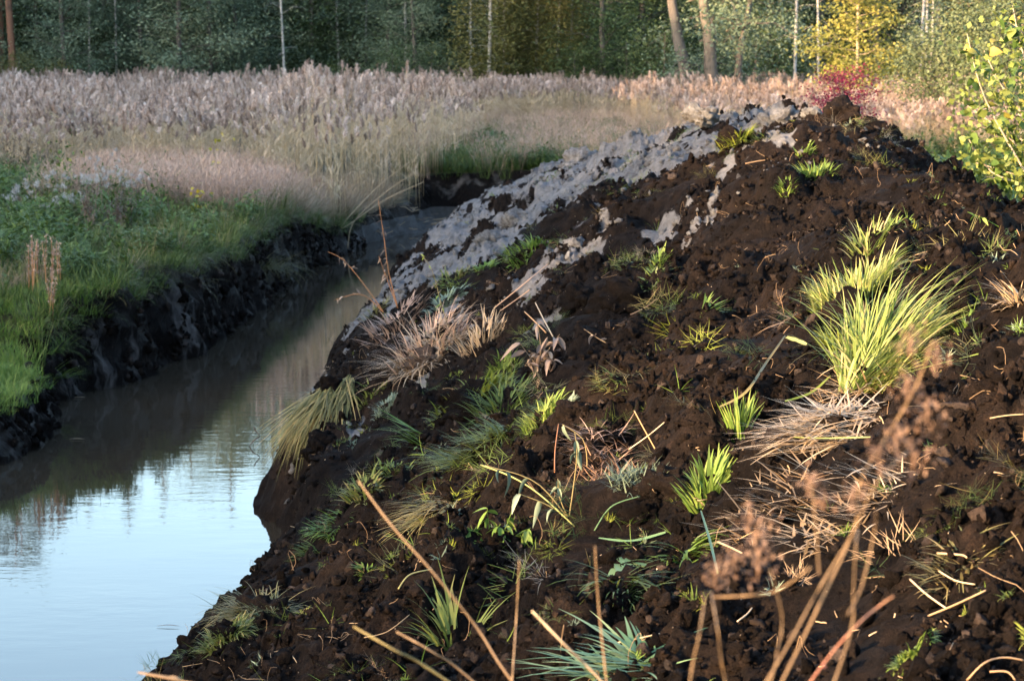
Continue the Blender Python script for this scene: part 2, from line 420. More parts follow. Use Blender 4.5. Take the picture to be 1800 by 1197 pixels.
def link(name, me, mat, parent=None, loc=None):
    if mat is not None and not me.materials: me.materials.append(M[mat] if isinstance(mat, str) else mat)
    o = bpy.data.objects.new(name, me); COL.objects.link(o)
    if parent: o.parent = parent
    if loc is not None: o.location = loc
    return o

def tag(o, label, cat, group=None):
    o['label'] = label; o['category'] = cat
    if group: o['group'] = group
    return o
def kind(o, k, label=None):
    o['kind'] = k
    if label: o['label'] = label
    return o
def thing(name, label, cat, loc, rz=0.0, group=None):
    e = bpy.data.objects.new(name, None); COL.objects.link(e)
    e.empty_display_size = 0.1
    e.location = loc; e.rotation_euler = (0, 0, rz)
    return tag(e, label, cat, group)

def rnd(n, a, b): return rng.uniform(a, b, n)

def blades(base, az, L, W, lean, curl, tint, seg=4, tip=0.06, tdir=0.25):
    """n curved tapering blades; lean, curl in radians from the vertical"""
    base = np.asarray(base, float); n = len(base)
    az, L, W, lean, curl, tint = [np.broadcast_to(np.asarray(q, float), (n,)) for q in (az, L, W, lean, curl, tint)]
    d = np.stack([np.cos(az), np.sin(az), np.zeros(n)], 1)
    tw = rng.normal(0, 0.5, n)
    pv = np.stack([-np.sin(az + tw), np.cos(az + tw), np.zeros(n)], 1)
    pos = base.copy(); V = np.empty((n, seg + 1, 2, 3)); T = np.empty((n, seg + 1, 2))
    for j in range(seg + 1):
        s = j / seg
        w = W * (1 - s ** 1.6 * (1 - tip)) * (0.75 + 0.25 * min(1, s * 4))
        V[:, j, 0] = pos - pv * (w / 2)[:, None]; V[:, j, 1] = pos + pv * (w / 2)[:, None]
        T[:, j] = (tint + tdir * (s - 0.5))[:, None]
        th = lean + curl * ((j + 0.5) / seg) ** 1.3
        pos = pos + (np.sin(th)[:, None] * d + np.cos(th)[:, None] * np.array([0, 0, 1.0])) * (L / seg)[:, None]
    k = (seg + 1) * 2
    o = np.arange(n)[:, None] * k
    F = np.concatenate([np.stack([o[:, 0] + 2 * j, o[:, 0] + 2 * j + 1, o[:, 0] + 2 * j + 3, o[:, 0] + 2 * j + 2], 1) for j in range(seg)])
    return V.reshape(-1, 3), F, T.reshape(-1)

def tube(pts, rad, sides=5):
    pts = np.asarray(pts, float); n = len(pts)
    rad = np.broadcast_to(np.asarray(rad, float), (n,))
    t = np.gradient(pts, axis=0); t /= np.linalg.norm(t, axis=1)[:, None] + 1e-9
    ref = np.array([0.31, 0.17, 0.2]); ref = np.where(np.abs(t[:, 2:3]) > 0.85, np.array([[1.0, 0, 0]]), np.array([[0, 0, 1.0]]))
    a = np.cross(t, ref); a /= np.linalg.norm(a, axis=1)[:, None] + 1e-9
    b = np.cross(t, a)
    ang = np.arange(sides) * 2 * math.pi / sides
    V = pts[:, None] + rad[:, None, None] * (np.cos(ang)[None, :, None] * a[:, None] + np.sin(ang)[None, :, None] * b[:, None])
    F = []
    for i in range(n - 1):
        for j in range(sides):
            k = (j + 1) % sides
            F.append((i * sides + j, i * sides + k, (i + 1) * sides + k, (i + 1) * sides + j))
    V = V.reshape(-1, 3); F = [np.array(F)]
    if sides >= 3:
        F.append(np.array([[ (n - 1) * sides + 0, (n - 1) * sides + j, (n - 1) * sides + j + 1] for j in range(1, sides - 1)]))
        F.append(np.array([[0, j + 1, j] for j in range(1, sides - 1)]))
    return V, F

def curve_pts(p0, p1, n=8, sag=0.0, wob=0.0, seed=None):
    r = np.random.default_rng(seed if seed is not None else int(rng.integers(1e9)))
    t = np.linspace(0, 1, n)[:, None]
    p0 = np.asarray(p0, float); p1 = np.asarray(p1, float)
    P = p0 + (p1 - p0) * t
    P[:, 2] -= (4 * t * (1 - t))[:, 0] * sag
    if wob:
        o = r.normal(0, wob, (n, 3)); o[0] = 0; o[-1] = 0
        P = P + o
    return P

def leaf_quads(C, N, U, L, W):
    """flat rhombic leaves, one quad each; C centre, U length direction, N normal"""
    B = np.cross(N, U); B /= np.linalg.norm(B, axis=1)[:, None] + 1e-9
    L = np.broadcast_to(L, (len(C),))[:, None]; W = np.broadcast_to(W, (len(C),))[:, None]
    V = np.stack([C - U * L / 2, C + B * W / 2 - U * L * 0.05, C + U * L / 2, C - B * W / 2 - U * L * 0.05], 1).reshape(-1, 3)
    F = np.arange(len(C) * 4).reshape(-1, 4)
    return V, F

def unit(n, flat=1.0):
    v = rng.normal(0, 1, (n, 3)); v[:, 2] *= flat
    return v / (np.linalg.norm(v, axis=1)[:, None] + 1e-9)

def rand_leaves(C, L, W, up=0.6):
    n = len(C)
    N = unit(n); N[:, 2] = np.abs(N[:, 2]) + up; N /= np.linalg.norm(N, axis=1)[:, None]
    U = unit(n); U -= N * (U * N).sum(1)[:, None]; U /= np.linalg.norm(U, axis=1)[:, None] + 1e-9
    return leaf_quads(C, N, U, L, W)

def leaf_shape(L=0.07, W=0.06, fold=0.25, curl=0.25, n=6, round_=0.8):
    """one broad leaf, midrib along +X from the stalk, two folded halves"""
    V = []; F = []
    for i in range(n + 1):
        t = i / n
        w = W / 2 * math.sin(math.pi * min(1, t ** round_)) ** 0.75 if 0 < t < 1 else 0.0015
        x = L * t; z = -curl * L * t * t
        wz = fold * w
        jag = 1 + 0.10 * (i % 2)
        V += [(x, -w * jag, z + wz), (x, 0, z), (x, w * jag, z + wz)]
    for i in range(n):
        a = i * 3; F += [(a, a + 3, a + 4, a + 1), (a + 1, a + 4, a + 5, a + 2)]
    return np.array(V), np.array(F)

def lump(seed, sub=2, amp=0.35, squash=0.75):
    """irregular crumbly clod of radius about 1"""
    import bmesh
    bm = bmesh.new(); bmesh.ops.create_icosphere(bm, subdivisions=sub, radius=1.0)
    V = np.array([v.co[:] for v in bm.verts]); F = np.array([[v.index for v in f.verts] for f in bm.faces]); bm.free()
    q = seed * 3.7
    n = perlin(V[:, 0] * 0.9 + q, V[:, 1] * 0.9 + V[:, 2] * 0.7, seed) + 0.6 * perlin(V[:, 0] * 2.1 - q, V[:, 2] * 2.1 + V[:, 1], seed + 9) \
        + 0.35 * perlin(V[:, 1] * 4.3 + q, V[:, 2] * 4.3 + V[:, 0] * 2, seed + 5)
    V = V * (1 + amp * n)[:, None]; V[:, 2] *= squash
    return V, F

# instanced ground cover, always ONE object of kind 'stuff'
PROTO_N = [0]
def protos(meshes):
    PROTO_N[0] += 1
    c = bpy.data.collections.new('kit_%02d' % PROTO_N[0])
    for i, me in enumerate(meshes):
        c.objects.link(bpy.data.objects.new('kit_%02d_%02d' % (PROTO_N[0], i), me))
    return c

def scatter(name, coll, P, scale, rot, pick=None, label=None):
    P = np.asarray(P, np.float32); n = len(P)
    me = bpy.data.meshes.new(name); me.vertices.add(n); me.vertices.foreach_set('co', P.ravel())
    def att(nm, ty, v, key='value'):
        a = me.attributes.new(nm, ty, 'POINT'); a.data.foreach_set(key, np.asarray(v).ravel())
    att('i_scale', 'FLOAT_VECTOR', np.broadcast_to(np.asarray(scale, np.float32).reshape(n, -1), (n, 3)).astype(np.float32).copy(), 'vector')
    att('i_rot', 'FLOAT_VECTOR', np.asarray(rot, np.float32), 'vector')
    if pick is None: pick = rng.integers(0, len(coll.objects), n)
    att('i_pick', 'INT', np.asarray(pick, np.int32))
    o = bpy.data.objects.new(name, me); COL.objects.link(o)
    ng = bpy.data.node_groups.new(name, 'GeometryNodeTree')
    ng.interface.new_socket('Geometry', in_out='INPUT', socket_type='NodeSocketGeometry')
    ng.interface.new_socket('Geometry', in_out='OUTPUT', socket_type='NodeSocketGeometry')
    gi = ng.nodes.new('NodeGroupInput'); go = ng.nodes.new('NodeGroupOutput')
    ci = ng.nodes.new('GeometryNodeCollectionInfo'); ci.inputs['Collection'].default_value = coll
    ci.inputs['Separate Children'].default_value = True; ci.inputs['Reset Children'].default_value = True
    ip = ng.nodes.new('GeometryNodeInstanceOnPoints'); ip.inputs['Pick Instance'].default_value = True
    def na(nm, ty):
        k = ng.nodes.new('GeometryNodeInputNamedAttribute'); k.data_type = ty; k.inputs['Name'].default_value = nm
        return k.outputs['Attribute']
    ng.links.new(gi.outputs[0], ip.inputs['Points']); ng.links.new(ci.outputs[0], ip.inputs['Instance'])
    ng.links.new(na('i_pick', 'INT'), ip.inputs['Instance Index'])
    er = ng.nodes.new('FunctionNodeEulerToRotation'); ng.links.new(na('i_rot', 'FLOAT_VECTOR'), er.inputs[0])
    ng.links.new(er.outputs[0], ip.inputs['Rotation']); ng.links.new(na('i_scale', 'FLOAT_VECTOR'), ip.inputs['Scale'])
    ng.links.new(ip.outputs[0], go.inputs[0])
    md = o.modifiers.new('scatter', 'NODES'); md.node_group = ng
    o['kind'] = 'stuff'
    if label: o['label'] = label
    return o

# ------------------------------------------------------------------ ground, heap, water
def crag_off(X, Y, Z):
    k = sstep(0.02, 0.25, np.minimum(Z + 0.3, 1.2 - Z)) * (X > -6) * (X < 1) * (Y > 18) * (Y < 55)
    n = 0.7 * perlin((Y + 0.5 * Z) / 0.55, Z / 0.9, 101) + 0.65 * perlin((Y + 0.5 * Z) / 0.24, Z / 0.26, 102) + 0.55 * perlin(Y / 0.11, Z / 0.12, 103)
    return k, n
def grid_mesh(name, xs, ys, zf, mat, extra=None, jitter=0.0, crag=0.0):
    X, Y = np.meshgrid(xs, ys)
    Z = zf(X, Y)
    V = np.stack([X, Y, Z], -1)
    if crag:                       # break up the cut faces with slanting folds and crumbled hollows
        k, n = crag_off(X, Y, Z)
        V[..., 0] += crag * n * k; V[..., 1] += 0.5 * crag * perlin(Y / 0.3 + 7, Z / 0.3, 104) * k
    if jitter:
        V[..., 0] += jitter * perlin(X / 0.11 + 5, Y / 0.11, 61) * (Y > 4); V[..., 1] += jitter * perlin(X / 0.11, Y / 0.11 + 9, 62) * (Y > 4)
    nx, ny = len(xs), len(ys)
    i = (np.arange(ny - 1)[:, None] * nx + np.arange(nx - 1)[None]).ravel()
    F = np.stack([i, i + 1, i + nx + 1, i + nx], 1)
    me = np_mesh(name, V.reshape(-1, 3), [F], None, True)
    if extra:
        for nm, fn in extra.items():
            a = me.attributes.new(nm, 'FLOAT', 'POINT'); a.data.foreach_set('value', fn(X, Y).ravel().astype(np.float32))
    return link(name, me, mat)

gx = np.concatenate([[-260, -120, -60, -40], np.arange(-30, -8, 0.8), np.arange(-8, -5.2, 0.10), np.arange(-5.2, -1.2, 0.024), np.arange(-1.2, 1.5, 0.07), np.arange(1.5, 20, 0.9), [25, 35, 60, 120, 260]])
gy = np.concatenate([[-120, -60, -20, 0, 8, 12, 15], np.arange(17, 21.5, 0.15), np.arange(21.5, 36, 0.055), np.arange(36, 52, 0.10), np.arange(52, 54.5, 0.03), np.arange(54.5, 62, 0.3), np.arange(62, 100, 2.0), [105, 120, 150, 200, 300, 500]])
kind(grid_mesh('ground', gx, gy, ground_z, 'ground', crag=0.13), 'structure', 'marshy ground with the cut ditch bank')

hx = np.concatenate([np.arange(-3.1, 4.4, 0.0185), np.arange(4.4, 7.6, 0.08)])
hy = np.concatenate([np.arange(-6, 4.6, 0.22), 4.6 * np.exp(np.arange(0, math.log(54 / 4.6), 0.00235))])
kind(grid_mesh('spoil_heap', hx, hy, heap_z, 'heap', {'clay': clay_mask}, jitter=0.035), 'structure', 'long heap of dark peat and pale lime mud dug from the ditch')

wv = [(-9, 2, 0), (3, 2, 0), (3, 54, 0), (-9, 54, 0)]
kind(link('water', np_mesh('water', wv, [[(0, 1, 2, 3)]]), 'water'), 'structure', 'still brown water in the ditch')

# ------------------------------------------------------------------ crumbs of peat and lime on the heap
def heap_samples(n, ymin, ymax, power=0.0):
    y = ymin * (ymax / ymin) ** rng.random(n)
    w = wline(y); r = np.interp(y, RY, RX)
    x = w + 0.12 + (r + 1.2 - w) * rng.random(n)
    return x, y
peat_kit = []
for i in range(7):
    V, F = lump(100 + i, 2, 0.95, 0.7)
    me = np_mesh('peat_crumb', V, [F], None, False); me.materials.append(M['peat']); peat_kit.append(me)
clay_kit = []
for i in range(6):
    V, F = lump(140 + i, 2, 0.9, 0.7)
    me = np_mesh('lime_crumb', V, [F], None, False); me.materials.append(M['clay']); clay_kit.append(me)
PEAT = protos(peat_kit); CLAY = protos(clay_kit)

def crumbs(name, coll, n, ymin, ymax, lo, hi, clayey, label):
    x, y = heap_samples(n, ymin, ymax)
    c = clay_mask(x, y) + rng.normal(0, 0.34 if clayey else 0.10, n)
    clump = perlin(x / 0.8, y / 0.95, 15) + 0.5 * perlin(x / 0.25, y / 0.25, 72)
    keep = ((c > 0.45) if clayey else (c < 0.6)) & (clump > -0.25 + 0.3 * rng.normal(0, 1, n))
    x, y = x[keep], y[keep]; m = len(x)
    s = lo * (hi / lo) ** (rng.random(m) ** 2.8)
    z = heap_z(x, y) + s * 0.35
    sc = s[:, None] * rnd((m, 3), 0.5, 1.4)
    ok = z > 0.03
    return scatter(name, coll, np.stack([x, y, z], 1)[ok], sc[ok], rnd((m, 3), 0, 6.28)[ok], label=label)
crumbs('peat_crumbs', PEAT, 190000, 5, 34, 0.004, 0.030, False, 'loose dark crumbs of peat strewn over the heap')
crumbs('lime_crumbs', CLAY, 34000, 19, 48, 0.006, 0.040, True, 'loose pale lumps of lime mud on the far shoulder')

# crumbled peat clinging to the cut face of the left bank and along its foot
n = 26000
y = rnd(n, 21.5, 47); x = lline(y) + rnd(n, -0.62, 0.35); z = ground_z(x, y)
k, nn = crag_off(x, y, z); x = x + 0.13 * nn * k
ok = (z > 0.0) & (z < np.interp(y, [21, 25, 27, 41, 46], [0.45, 0.5, 0.95, 0.95, 0.6])) & (perlin(y / 0.5, z / 0.4, 105) > -0.15)
x, y, z = x[ok], y[ok], z[ok]; m_ = len(x)
sz = 0.010 * 6.0 ** (rng.random(m_) ** 2.0)
scatter('bank_crumbs', PEAT, np.stack([x, y, z], 1), sz[:, None] * rnd((m_, 3), 0.6, 1.4), rnd((m_, 3), 0, 6.28), label='crumbled peat on the cut face of the left bank')

# ------------------------------------------------------------------ grasses, herbs, reeds (kits for ground cover)
def disc(n, r):
    a = rnd(n, 0, 2 * math.pi); q = r * np.sqrt(rng.random(n))
    return np.stack([q * np.cos(a), q * np.sin(a), np.zeros(n)], 1), a

def tuft_mesh(n, rad, L, W, lean, curl, tint=(0.1, 0.9), seg=3, mat='grass', name='tuft'):
    b, a = disc(n, rad)
    V, F, T = blades(b, a + rng.normal(0, 0.9, n), rnd(n, *L), rnd(n, *W), rnd(n, *lean), rnd(n, *curl), rnd(n, *tint), seg)
    me = np_mesh(name, V, [F], np.clip(T, 0, 1)); me.materials.append(M[mat]); return me

def herb_mesh(stems, h, leaf, per, mat='herb', rad=0.12):
    mb = MB()
    for _ in range(stems):
        b, a = disc(1, rad); az = rng.random() * 6.28; ln = rng.uniform(0.05, 0.45); H = rng.uniform(*h)
        t = np.linspace(0, 1, 4)
        P = np.stack([b[0, 0] + np.cos(az) * np.sin(ln) * H * t ** 1.5, b[0, 1] + np.sin(az) * np.sin(ln) * H * t ** 1.5, H * t], 1)
        V, F = tube(P, [0.004, 0.003, 0.0025, 0.0015], 3); mb.add(V, F, 0.3)
        tt = rnd(per, 0.15, 1.0)
        C = np.stack([np.interp(tt, t, P[:, k]) for k in range(3)], 1)
        la = rnd(per, 0, 6.28)
        l = rnd(per, *leaf)
        V, F, T = blades(C, la, l, l * rnd(per, 0.28, 0.5), rnd(per, 0.8, 1.5), rnd(per, 0, 0.9), rnd(per, 0.1, 0.95), 3, 0.1, 0.1)
        mb.add(V, F, T)
    me = mb.mesh('herb'); me.materials.append(M[mat]); return me

def reed_mesh(n, H, plume=True, rad=0.3, lean=(0.0, 0.12)):
    mb = MB(); pl = MB()
    for _ in range(n):
        b, a = disc(1, rad); az = rng.random() * 6.28; ln = rng.uniform(*lean); h = rng.uniform(*H)
        t = np.linspace(0, 1, 5)
        dx, dy = np.cos(az), np.sin(az)
        P = np.stack([b[0, 0] + dx * np.sin(ln) * h * t ** 1.6, b[0, 1] + dy * np.sin(ln) * h * t ** 1.6, h * t * (1 - 0.1 * ln)], 1)
        V, F = tube(P, [0.005, 0.0045, 0.004, 0.003, 0.0015], 3); mb.add(V, F, rng.uniform(0.15, 0.5))
        k = rng.integers(6, 10); tt = rnd(k, 0.25, 0.93)
        C = np.stack([np.interp(tt, t, P[:, q]) for q in range(3)], 1)
        wind = 0.3 + rng.normal(0, 1.1, k)
        V, F, T = blades(C, wind, rnd(k, 0.22, 0.45), rnd(k, 0.010, 0.018), rnd(k, 0.3, 0.9), rnd(k, 0.5, 1.7), rnd(k, 0.3, 0.85), 3)
        mb.add(V, F, T)
        if plume:
            m = 46; tt = rnd(m, 0.0, 1.0); Lp = rng.uniform(0.20, 0.32)
            C = np.repeat(P[-1:], m, 0) + np.stack([0 * tt, 0 * tt, -0.05 + Lp * tt], 1)
            C[:, 0] += 0.05 * tt ** 2
            V, F, T = blades(C, 0.2 + rng.normal(0, 1.1, m), rnd(m, 0.08, 0.17) * (1.15 - 0.6 * tt), rnd(m, 0.014, 0.030), rnd(m, 0.15, 0.6), rnd(m, 0.2, 1.2), np.clip(rng.uniform(0.0, 1.0) + rng.normal(0, 0.08, m), 0, 1), 2, 0.25)
            pl.add(V, F, T)
    V = np.concatenate(mb.V); F = list(mb.F); T = np.concatenate(mb.T); nf = sum(len(f) for f in F)
    if plume:
        off = len(V); V = np.concatenate([V] + pl.V); F += [f + off for f in pl.F]; T = np.concatenate([T] + pl.T)
    me = np_mesh('reed', V, F, np.clip(T, 0, 1)); me.materials.append(M['reed']); me.materials.append(M['plume'])
    mi = np.zeros(len(me.polygons), np.int32); mi[nf:] = 1; me.polygons.foreach_set('material_index', mi)
    return me

def dry_head_mesh(n, L, mat):
    """fine dry grass with airy heads"""
    mb = MB(); b, a = disc(n, 0.22)
    l = rnd(n, *L)
    V, F, T = blades(b, a + rng.normal(0, 1, n), l, rnd(n, 0.003, 0.006), rnd(n, 0.0, 0.35), rnd(n, 0.1, 0.8), rnd(n, 0.1, 0.8), 3, 0.4); mb.add(V, F, T)
    k = n * 5
    C = np.stack([rng.normal(0, 0.2, k), rng.normal(0, 0.2, k), rnd(k, L[0] * 0.75, L[1] * 1.0)], 1)
    V, F, T = blades(C, rnd(k, 0, 6.28), rnd(k, 0.05, 0.12), rnd(k, 0.004, 0.008), rnd(k, 0.2, 1.2), rnd(k, 0, 1.0), rnd(k, 0.3, 1.0), 2, 0.3); mb.add(V, F, T)
    me = mb.mesh('dry_grass'); me.materials.append(M[mat]); return me

def rot_z(n, tilt=0.12): return np.stack([rng.normal(0, tilt, n), rng.normal(0, tilt, n), rnd(n, 0, 6.28)], 1)

def field(n, xr, yr, cond, seed=0):
    x = rnd(n, *xr); y = rnd(n, *yr); u = lline(y) - x
    k = cond(x, y, u)
    x, y = x[k], y[k]; z = ground_z(x, y)
    ok = z > np.interp(y, [21, 25.2, 27.5, 40, 45, 52, 53.3], [0.36, 0.40, 0.90, 0.90, 0.50, 0.50, 0.85])
    return np.stack([x, y, z - 0.02], 1)[ok]

# --- reeds
def reed_front(x): return np.interp(x, [-20, -9, -6, -4.2, -3.2, -2.4, -1.6, -0.5, 2.6, 6, 14], [47, 46, 45, 44.0, 43.6, 44.5, 47.6, 75, 76, 58, 50])
R_TALL = protos([reed_mesh(6, (2.05, 2.55)) for _ in range(7)])
R_MID = protos([reed_mesh(6, (1.35, 1.8), True, 0.3, (0.0, 0.2)) for _ in range(6)])
P = field(9500, (-26, 24), (43, 96), lambda x, y, u: (np.abs(x) < y * 0.235 + 3) & (y > reed_front(x) + 0.8 * perlin(x / 1.5, y / 3, 81)) & ((y > 53.5) | (u > 0.1)) & (rng.random(len(x)) < np.interp(y - reed_front(x), [0, 8, 22], [1.0, 0.75, 0.5])))
depth_in = P[:, 1] - reed_front(P[:, 0])
tall = (P[:, 0] > -4.6) & (P[:, 0] < -1.2) & (P[:, 1] < 56)
hs = np.where(tall, 1.03, np.interp(depth_in, [0, 4, 12, 30], [0.72, 0.80, 0.86, 0.84]))
hs = np.where(P[:, 0] > -0.6, 0.80, hs)
hs = np.where((P[:, 0] > 4.5) & (P[:, 1] < 72), 0.70, hs)
hs = hs * 0.76 * (1 + 0.16 * perlin(P[:, 0] / 2.5, P[:, 1] / 2.5, 82) + 0.14 * perlin(P[:, 0] / 0.9, P[:, 1] / 1.2, 93)) * rnd(len(P), 0.9, 1.08)
scatter('reed_bed', R_TALL, P, np.stack([np.ones(len(P)), np.ones(len(P)), hs], 1), rot_z(len(P), 0.05), label='broad bed of dry feathery reeds behind the ditch')
# overhanging reeds and reed litter on the slumped bank by the bend
P = field(2600, (-4.6, -1.3), (40.5, 51.5), lambda x, y, u: (u > 0.3) & (u < 1.5))
D_LONG = protos([tuft_mesh(60, 0.18, (0.5, 1.1), (0.005, 0.010), (0.1, 0.8), (0.4, 1.6), mat='dry_grass', name='litter') for _ in range(5)])
scatter('dry_bank_grass', D_LONG, P[:300], rnd(len(P[:300]), 0.5, 0.85), rot_z(len(P[:300]), 0.25), label='dry grass hanging over the slumped bank under the reeds')

# --- left bank: green edge, lush herbs, pinkish dry grass
G_SHORT = protos([tuft_mesh(46, 0.14, (0.10, 0.26), (0.005, 0.011), (0.05, 0.7), (0.2, 1.4), mat='grass') for _ in range(6)] )
G_FRESH = protos([tuft_mesh(46, 0.14, (0.08, 0.22), (0.005, 0.010), (0.05, 0.7), (0.2, 1.4), mat='fresh_grass') for _ in range(5)])
G_TALL = protos([tuft_mesh(36, 0.16, (0.30, 0.65), (0.006, 0.013), (0.05, 0.5), (0.2, 1.3), mat='grass', seg=4) for _ in range(5)]
                + [tuft_mesh(30, 0.16, (0.35, 0.7), (0.005, 0.010), (0.05, 0.5), (0.2, 1.3), mat='dull_sedge', seg=4) for _ in range(2)])
HERB = protos([herb_mesh(7, (0.25, 0.6), (0.04, 0.10), 16, 'herb') for _ in range(6)])
LUSH = protos([herb_mesh(9, (0.12, 0.34), (0.03, 0.08), 14, 'green_herb') for _ in range(6)])
PINK = protos([dry_head_mesh(26, (0.45, 0.75), 'pink_grass') for _ in range(5)])
def sc(n, a, b): return rnd(n, a, b)
P = field(5200, (-9.5, -2.2), (21.5, 47), lambda x, y, u: (u > 0.12) & (u < 2.6 + 0.5 * perlin(y / 2, x, 83)) & (y > 26.2))
scatter('bank_grass', G_SHORT, P, sc(len(P), 0.8, 1.5), rot_z(len(P), 0.2), label='short green grass along the top of the bank')
P = field(2600, (-9.5, -4.2), (21.5, 27.6), lambda x, y, u: (u > 0.12) & (u < 3.2))
scatter('shelf_grass', G_FRESH, P, sc(len(P), 0.6, 1.1), rot_z(len(P), 0.2), label='bright green turf on the slumped shelf of the bank')
P = field(4200, (-13, -3), (27, 44), lambda x, y, u: (u > 0.35) & (perlin(x / 1.2, y / 1.8, 84) > -0.1))
scatter('bank_herbs', LUSH, P, sc(len(P), 0.8, 1.6), rot_z(len(P)), label='low lush green herbs on the bank')
P = field(2100, (-13, -3), (27.5, 46), lambda x, y, u: (u > 0.3) & (perlin(x / 1.0, y / 1.6, 85) > 0.05))
scatter('bank_tall_grass', G_TALL, P, sc(len(P), 0.7, 1.15), rot_z(len(P), 0.15), label='longer grass among the bank herbs')
P = field(1500, (-13, -3), (27, 44), lambda x, y, u: (u > 0.5) & (perlin(x / 0.9, y / 1.3, 92) > 0.0))
scatter('bank_dry_grass', D_LONG, P, sc(len(P), 0.35, 0.6), rot_z(len(P), 0.2), label='tan dry grass mixed into the green of the bank')
P = field(2400, (-14, -4.5), (28, 46), lambda x, y, u: (u > 1.6) & (x < -4.5 - (y - 28) * 0.06) & (perlin(x / 1.4, y / 2, 86) > -0.2))
scatter('bank_weeds', HERB, P, sc(len(P), 0.8, 1.5), rot_z(len(P)), label='knee-high weeds in front of the reeds')
P = field(2600, (-13, -3.0), (36.5, 50), lambda x, y, u: (u > 0.5) & (x > -7.6 + 0.3 * perlin(y, x, 3)) & (y > 38 + 0.9 * perlin(x / 1.2, y / 2, 87)) & (y < reed_front(x) + 1))
scatter('pink_grass', PINK, P, sc(len(P), 0.8, 1.25), rot_z(len(P), 0.15), label='pinkish brown dry grass in front of the reeds')
# turf draping over the cut edge
y = rnd(480, 25.8, 46); x = lline(y) - rnd(480, 0.16, 0.46)
z = ground_z(x, y); k = z > np.interp(y, [25.8, 27.5, 40, 45], [0.4, 0.86, 0.86, 0.45])
P = np.stack([x, y, z - 0.02], 1)[k]
DRAPE = protos([tuft_mesh(40, 0.10, (0.15, 0.42), (0.004, 0.010), (0.5, 1.3), (0.8, 1.7), mat='grass', seg=4) for _ in range(4)] + [tuft_mesh(40, 0.10, (0.2, 0.5), (0.004, 0.008), (0.5, 1.3), (0.8, 1.7), mat='dull_sedge', seg=4) for _ in range(2)])
scatter('edge_turf', DRAPE, P, sc(len(P), 0.6, 1.2), rot_z(len(P), 0.2), label='turf draping over the cut edge of the bank')
# green strip at the ditch end, and rank growth behind the heap on the right
P = field(5200, (-2.4, 4.5), (52.8, 76), lambda x, y, u: (y > 53.2 + 0.1) & (x > -2.0 - 0.02 * (y - 53)))
scatter('end_herbs', LUSH, P, sc(len(P), 0.8, 1.7) * (1 + 0.4 * perlin(P[:, 0] / 1.2, P[:, 1] / 2.5, 89)), rot_z(len(P)), label='green herbs above the end wall of the ditch')
P = field(1600, (-2.6, 5), (53.0, 78), lambda x, y, u: perlin(x / 1.0, y / 3, 88) > -0.1)
P2 = field(900, (-2.6, 5), (53.0, 78), lambda x, y, u: perlin(x / 0.8, y / 2, 90) > 0.0)
scatter('end_dry_grass', PINK, P2, sc(len(P2), 0.8, 1.3), rot_z(len(P2), 0.2), label='dry grass mixed into the green above the ditch end')
scatter('end_grass', G_TALL, P, sc(len(P), 0.8, 1.4), rot_z(len(P), 0.15), label='rough grass above the end wall of the ditch')
P = field(2600, (4.2, 15), (20, 56), lambda x, y, u: (x > np.interp(y, RY, RX) + 1.9) & (x < y * 0.23 + 2))
scatter('rank_weeds', HERB, P, sc(len(P), 1.1, 2.1), rot_z(len(P)), label='rank weeds behind the heap')

# ------------------------------------------------------------------ trees
def make_tree(H, r0, cb, crad, nb, per, leaf, droop=0.0, up=0.5, flat=0.35, spread=0.28, lean=(0, 0), limb=0.35, profile='round', elev=(0.2, 0.9), wob=0.02, sides=7, low=1.0):
    """tapered trunk with limbs, and leaves spread along the limbs; returns two meshes"""
    t = np.linspace(0, 1, 12)
    P = np.stack([lean[0] * H * t ** 1.2, lean[1] * H * t ** 1.2, H * 0.97 * t], 1)
    P[1:, :2] += np.cumsum(rng.normal(0, wob * H / 12, (11, 2)), 0)
    P[0, 2] = -0.3
    tr = MB(); V, F = tube(P, r0 * (1 - t) ** 0.85 + 0.012, sides); tr.add(V, F, 0.5)
    cr = MB()
    for i in range(nb):
        f = ((i + rng.random()) / nb) ** low
        z = cb + (1 - cb) * f * 0.97
        base = np.array([np.interp(z, t, P[:, k]) for k in range(3)])
        if profile == 'round': R_ = crad * (0.35 + 0.65 * math.sin(math.pi * min(1, f * 0.85 + 0.15)) ** 0.7)
        elif profile == 'cone': R_ = crad * (1 - f) ** 0.9 + 0.15
        else: R_ = crad * (1 - 0.45 * f)
        R_ *= rng.uniform(0.7, 1.15)
        az = i * 2.399 + rng.normal(0, 0.4); el = rng.uniform(*elev)
        q = np.linspace(0, 1, 5)
        bx = base + np.stack([np.cos(az) * math.cos(el) * R_ * q, np.sin(az) * math.cos(el) * R_ * q, R_ * (math.sin(el) * q - droop * q ** 2)], 1)
        bx[1:] += rng.normal(0, 0.04 * R_, (4, 3))
        V, F = tube(bx, (r0 * limb * (1 - z) * 0.7 + 0.005) * (1 - q * 0.85), 4); tr.add(V, F, 0.5)
        n = max(6, int(per * R_ / crad))
        k = 6
        qq = rng.random(n) ** 0.65 * 0.85 + 0.18
        C = np.stack([np.interp(np.minimum(qq, 1), q, bx[:, j]) for j in range(3)], 1)
        clump = rng.normal(0, 1, (k, 3)) * spread * R_ * 0.5; clump[:, 2] *= flat
        C = C + clump[rng.integers(0, k, n)] + rng.normal(0, 1, (n, 3)) * spread * np.array([1, 1, flat]) * (0.4 + 0.5 * R_ / crad)
        if droop > 0.2: C[:, 2] -= rng.exponential(0.35, n)
        l = rnd(n, *leaf)
        V, F = rand_leaves(C, l, l * rnd(n, 0.55, 0.8), up)
        cr.add(V, F, np.repeat(np.clip(0.5 + 0.32 * rng.normal() + rng.normal(0, 0.08, n), 0, 1), 4))
    return tr.mesh('trunk', True), cr.mesh('crown')

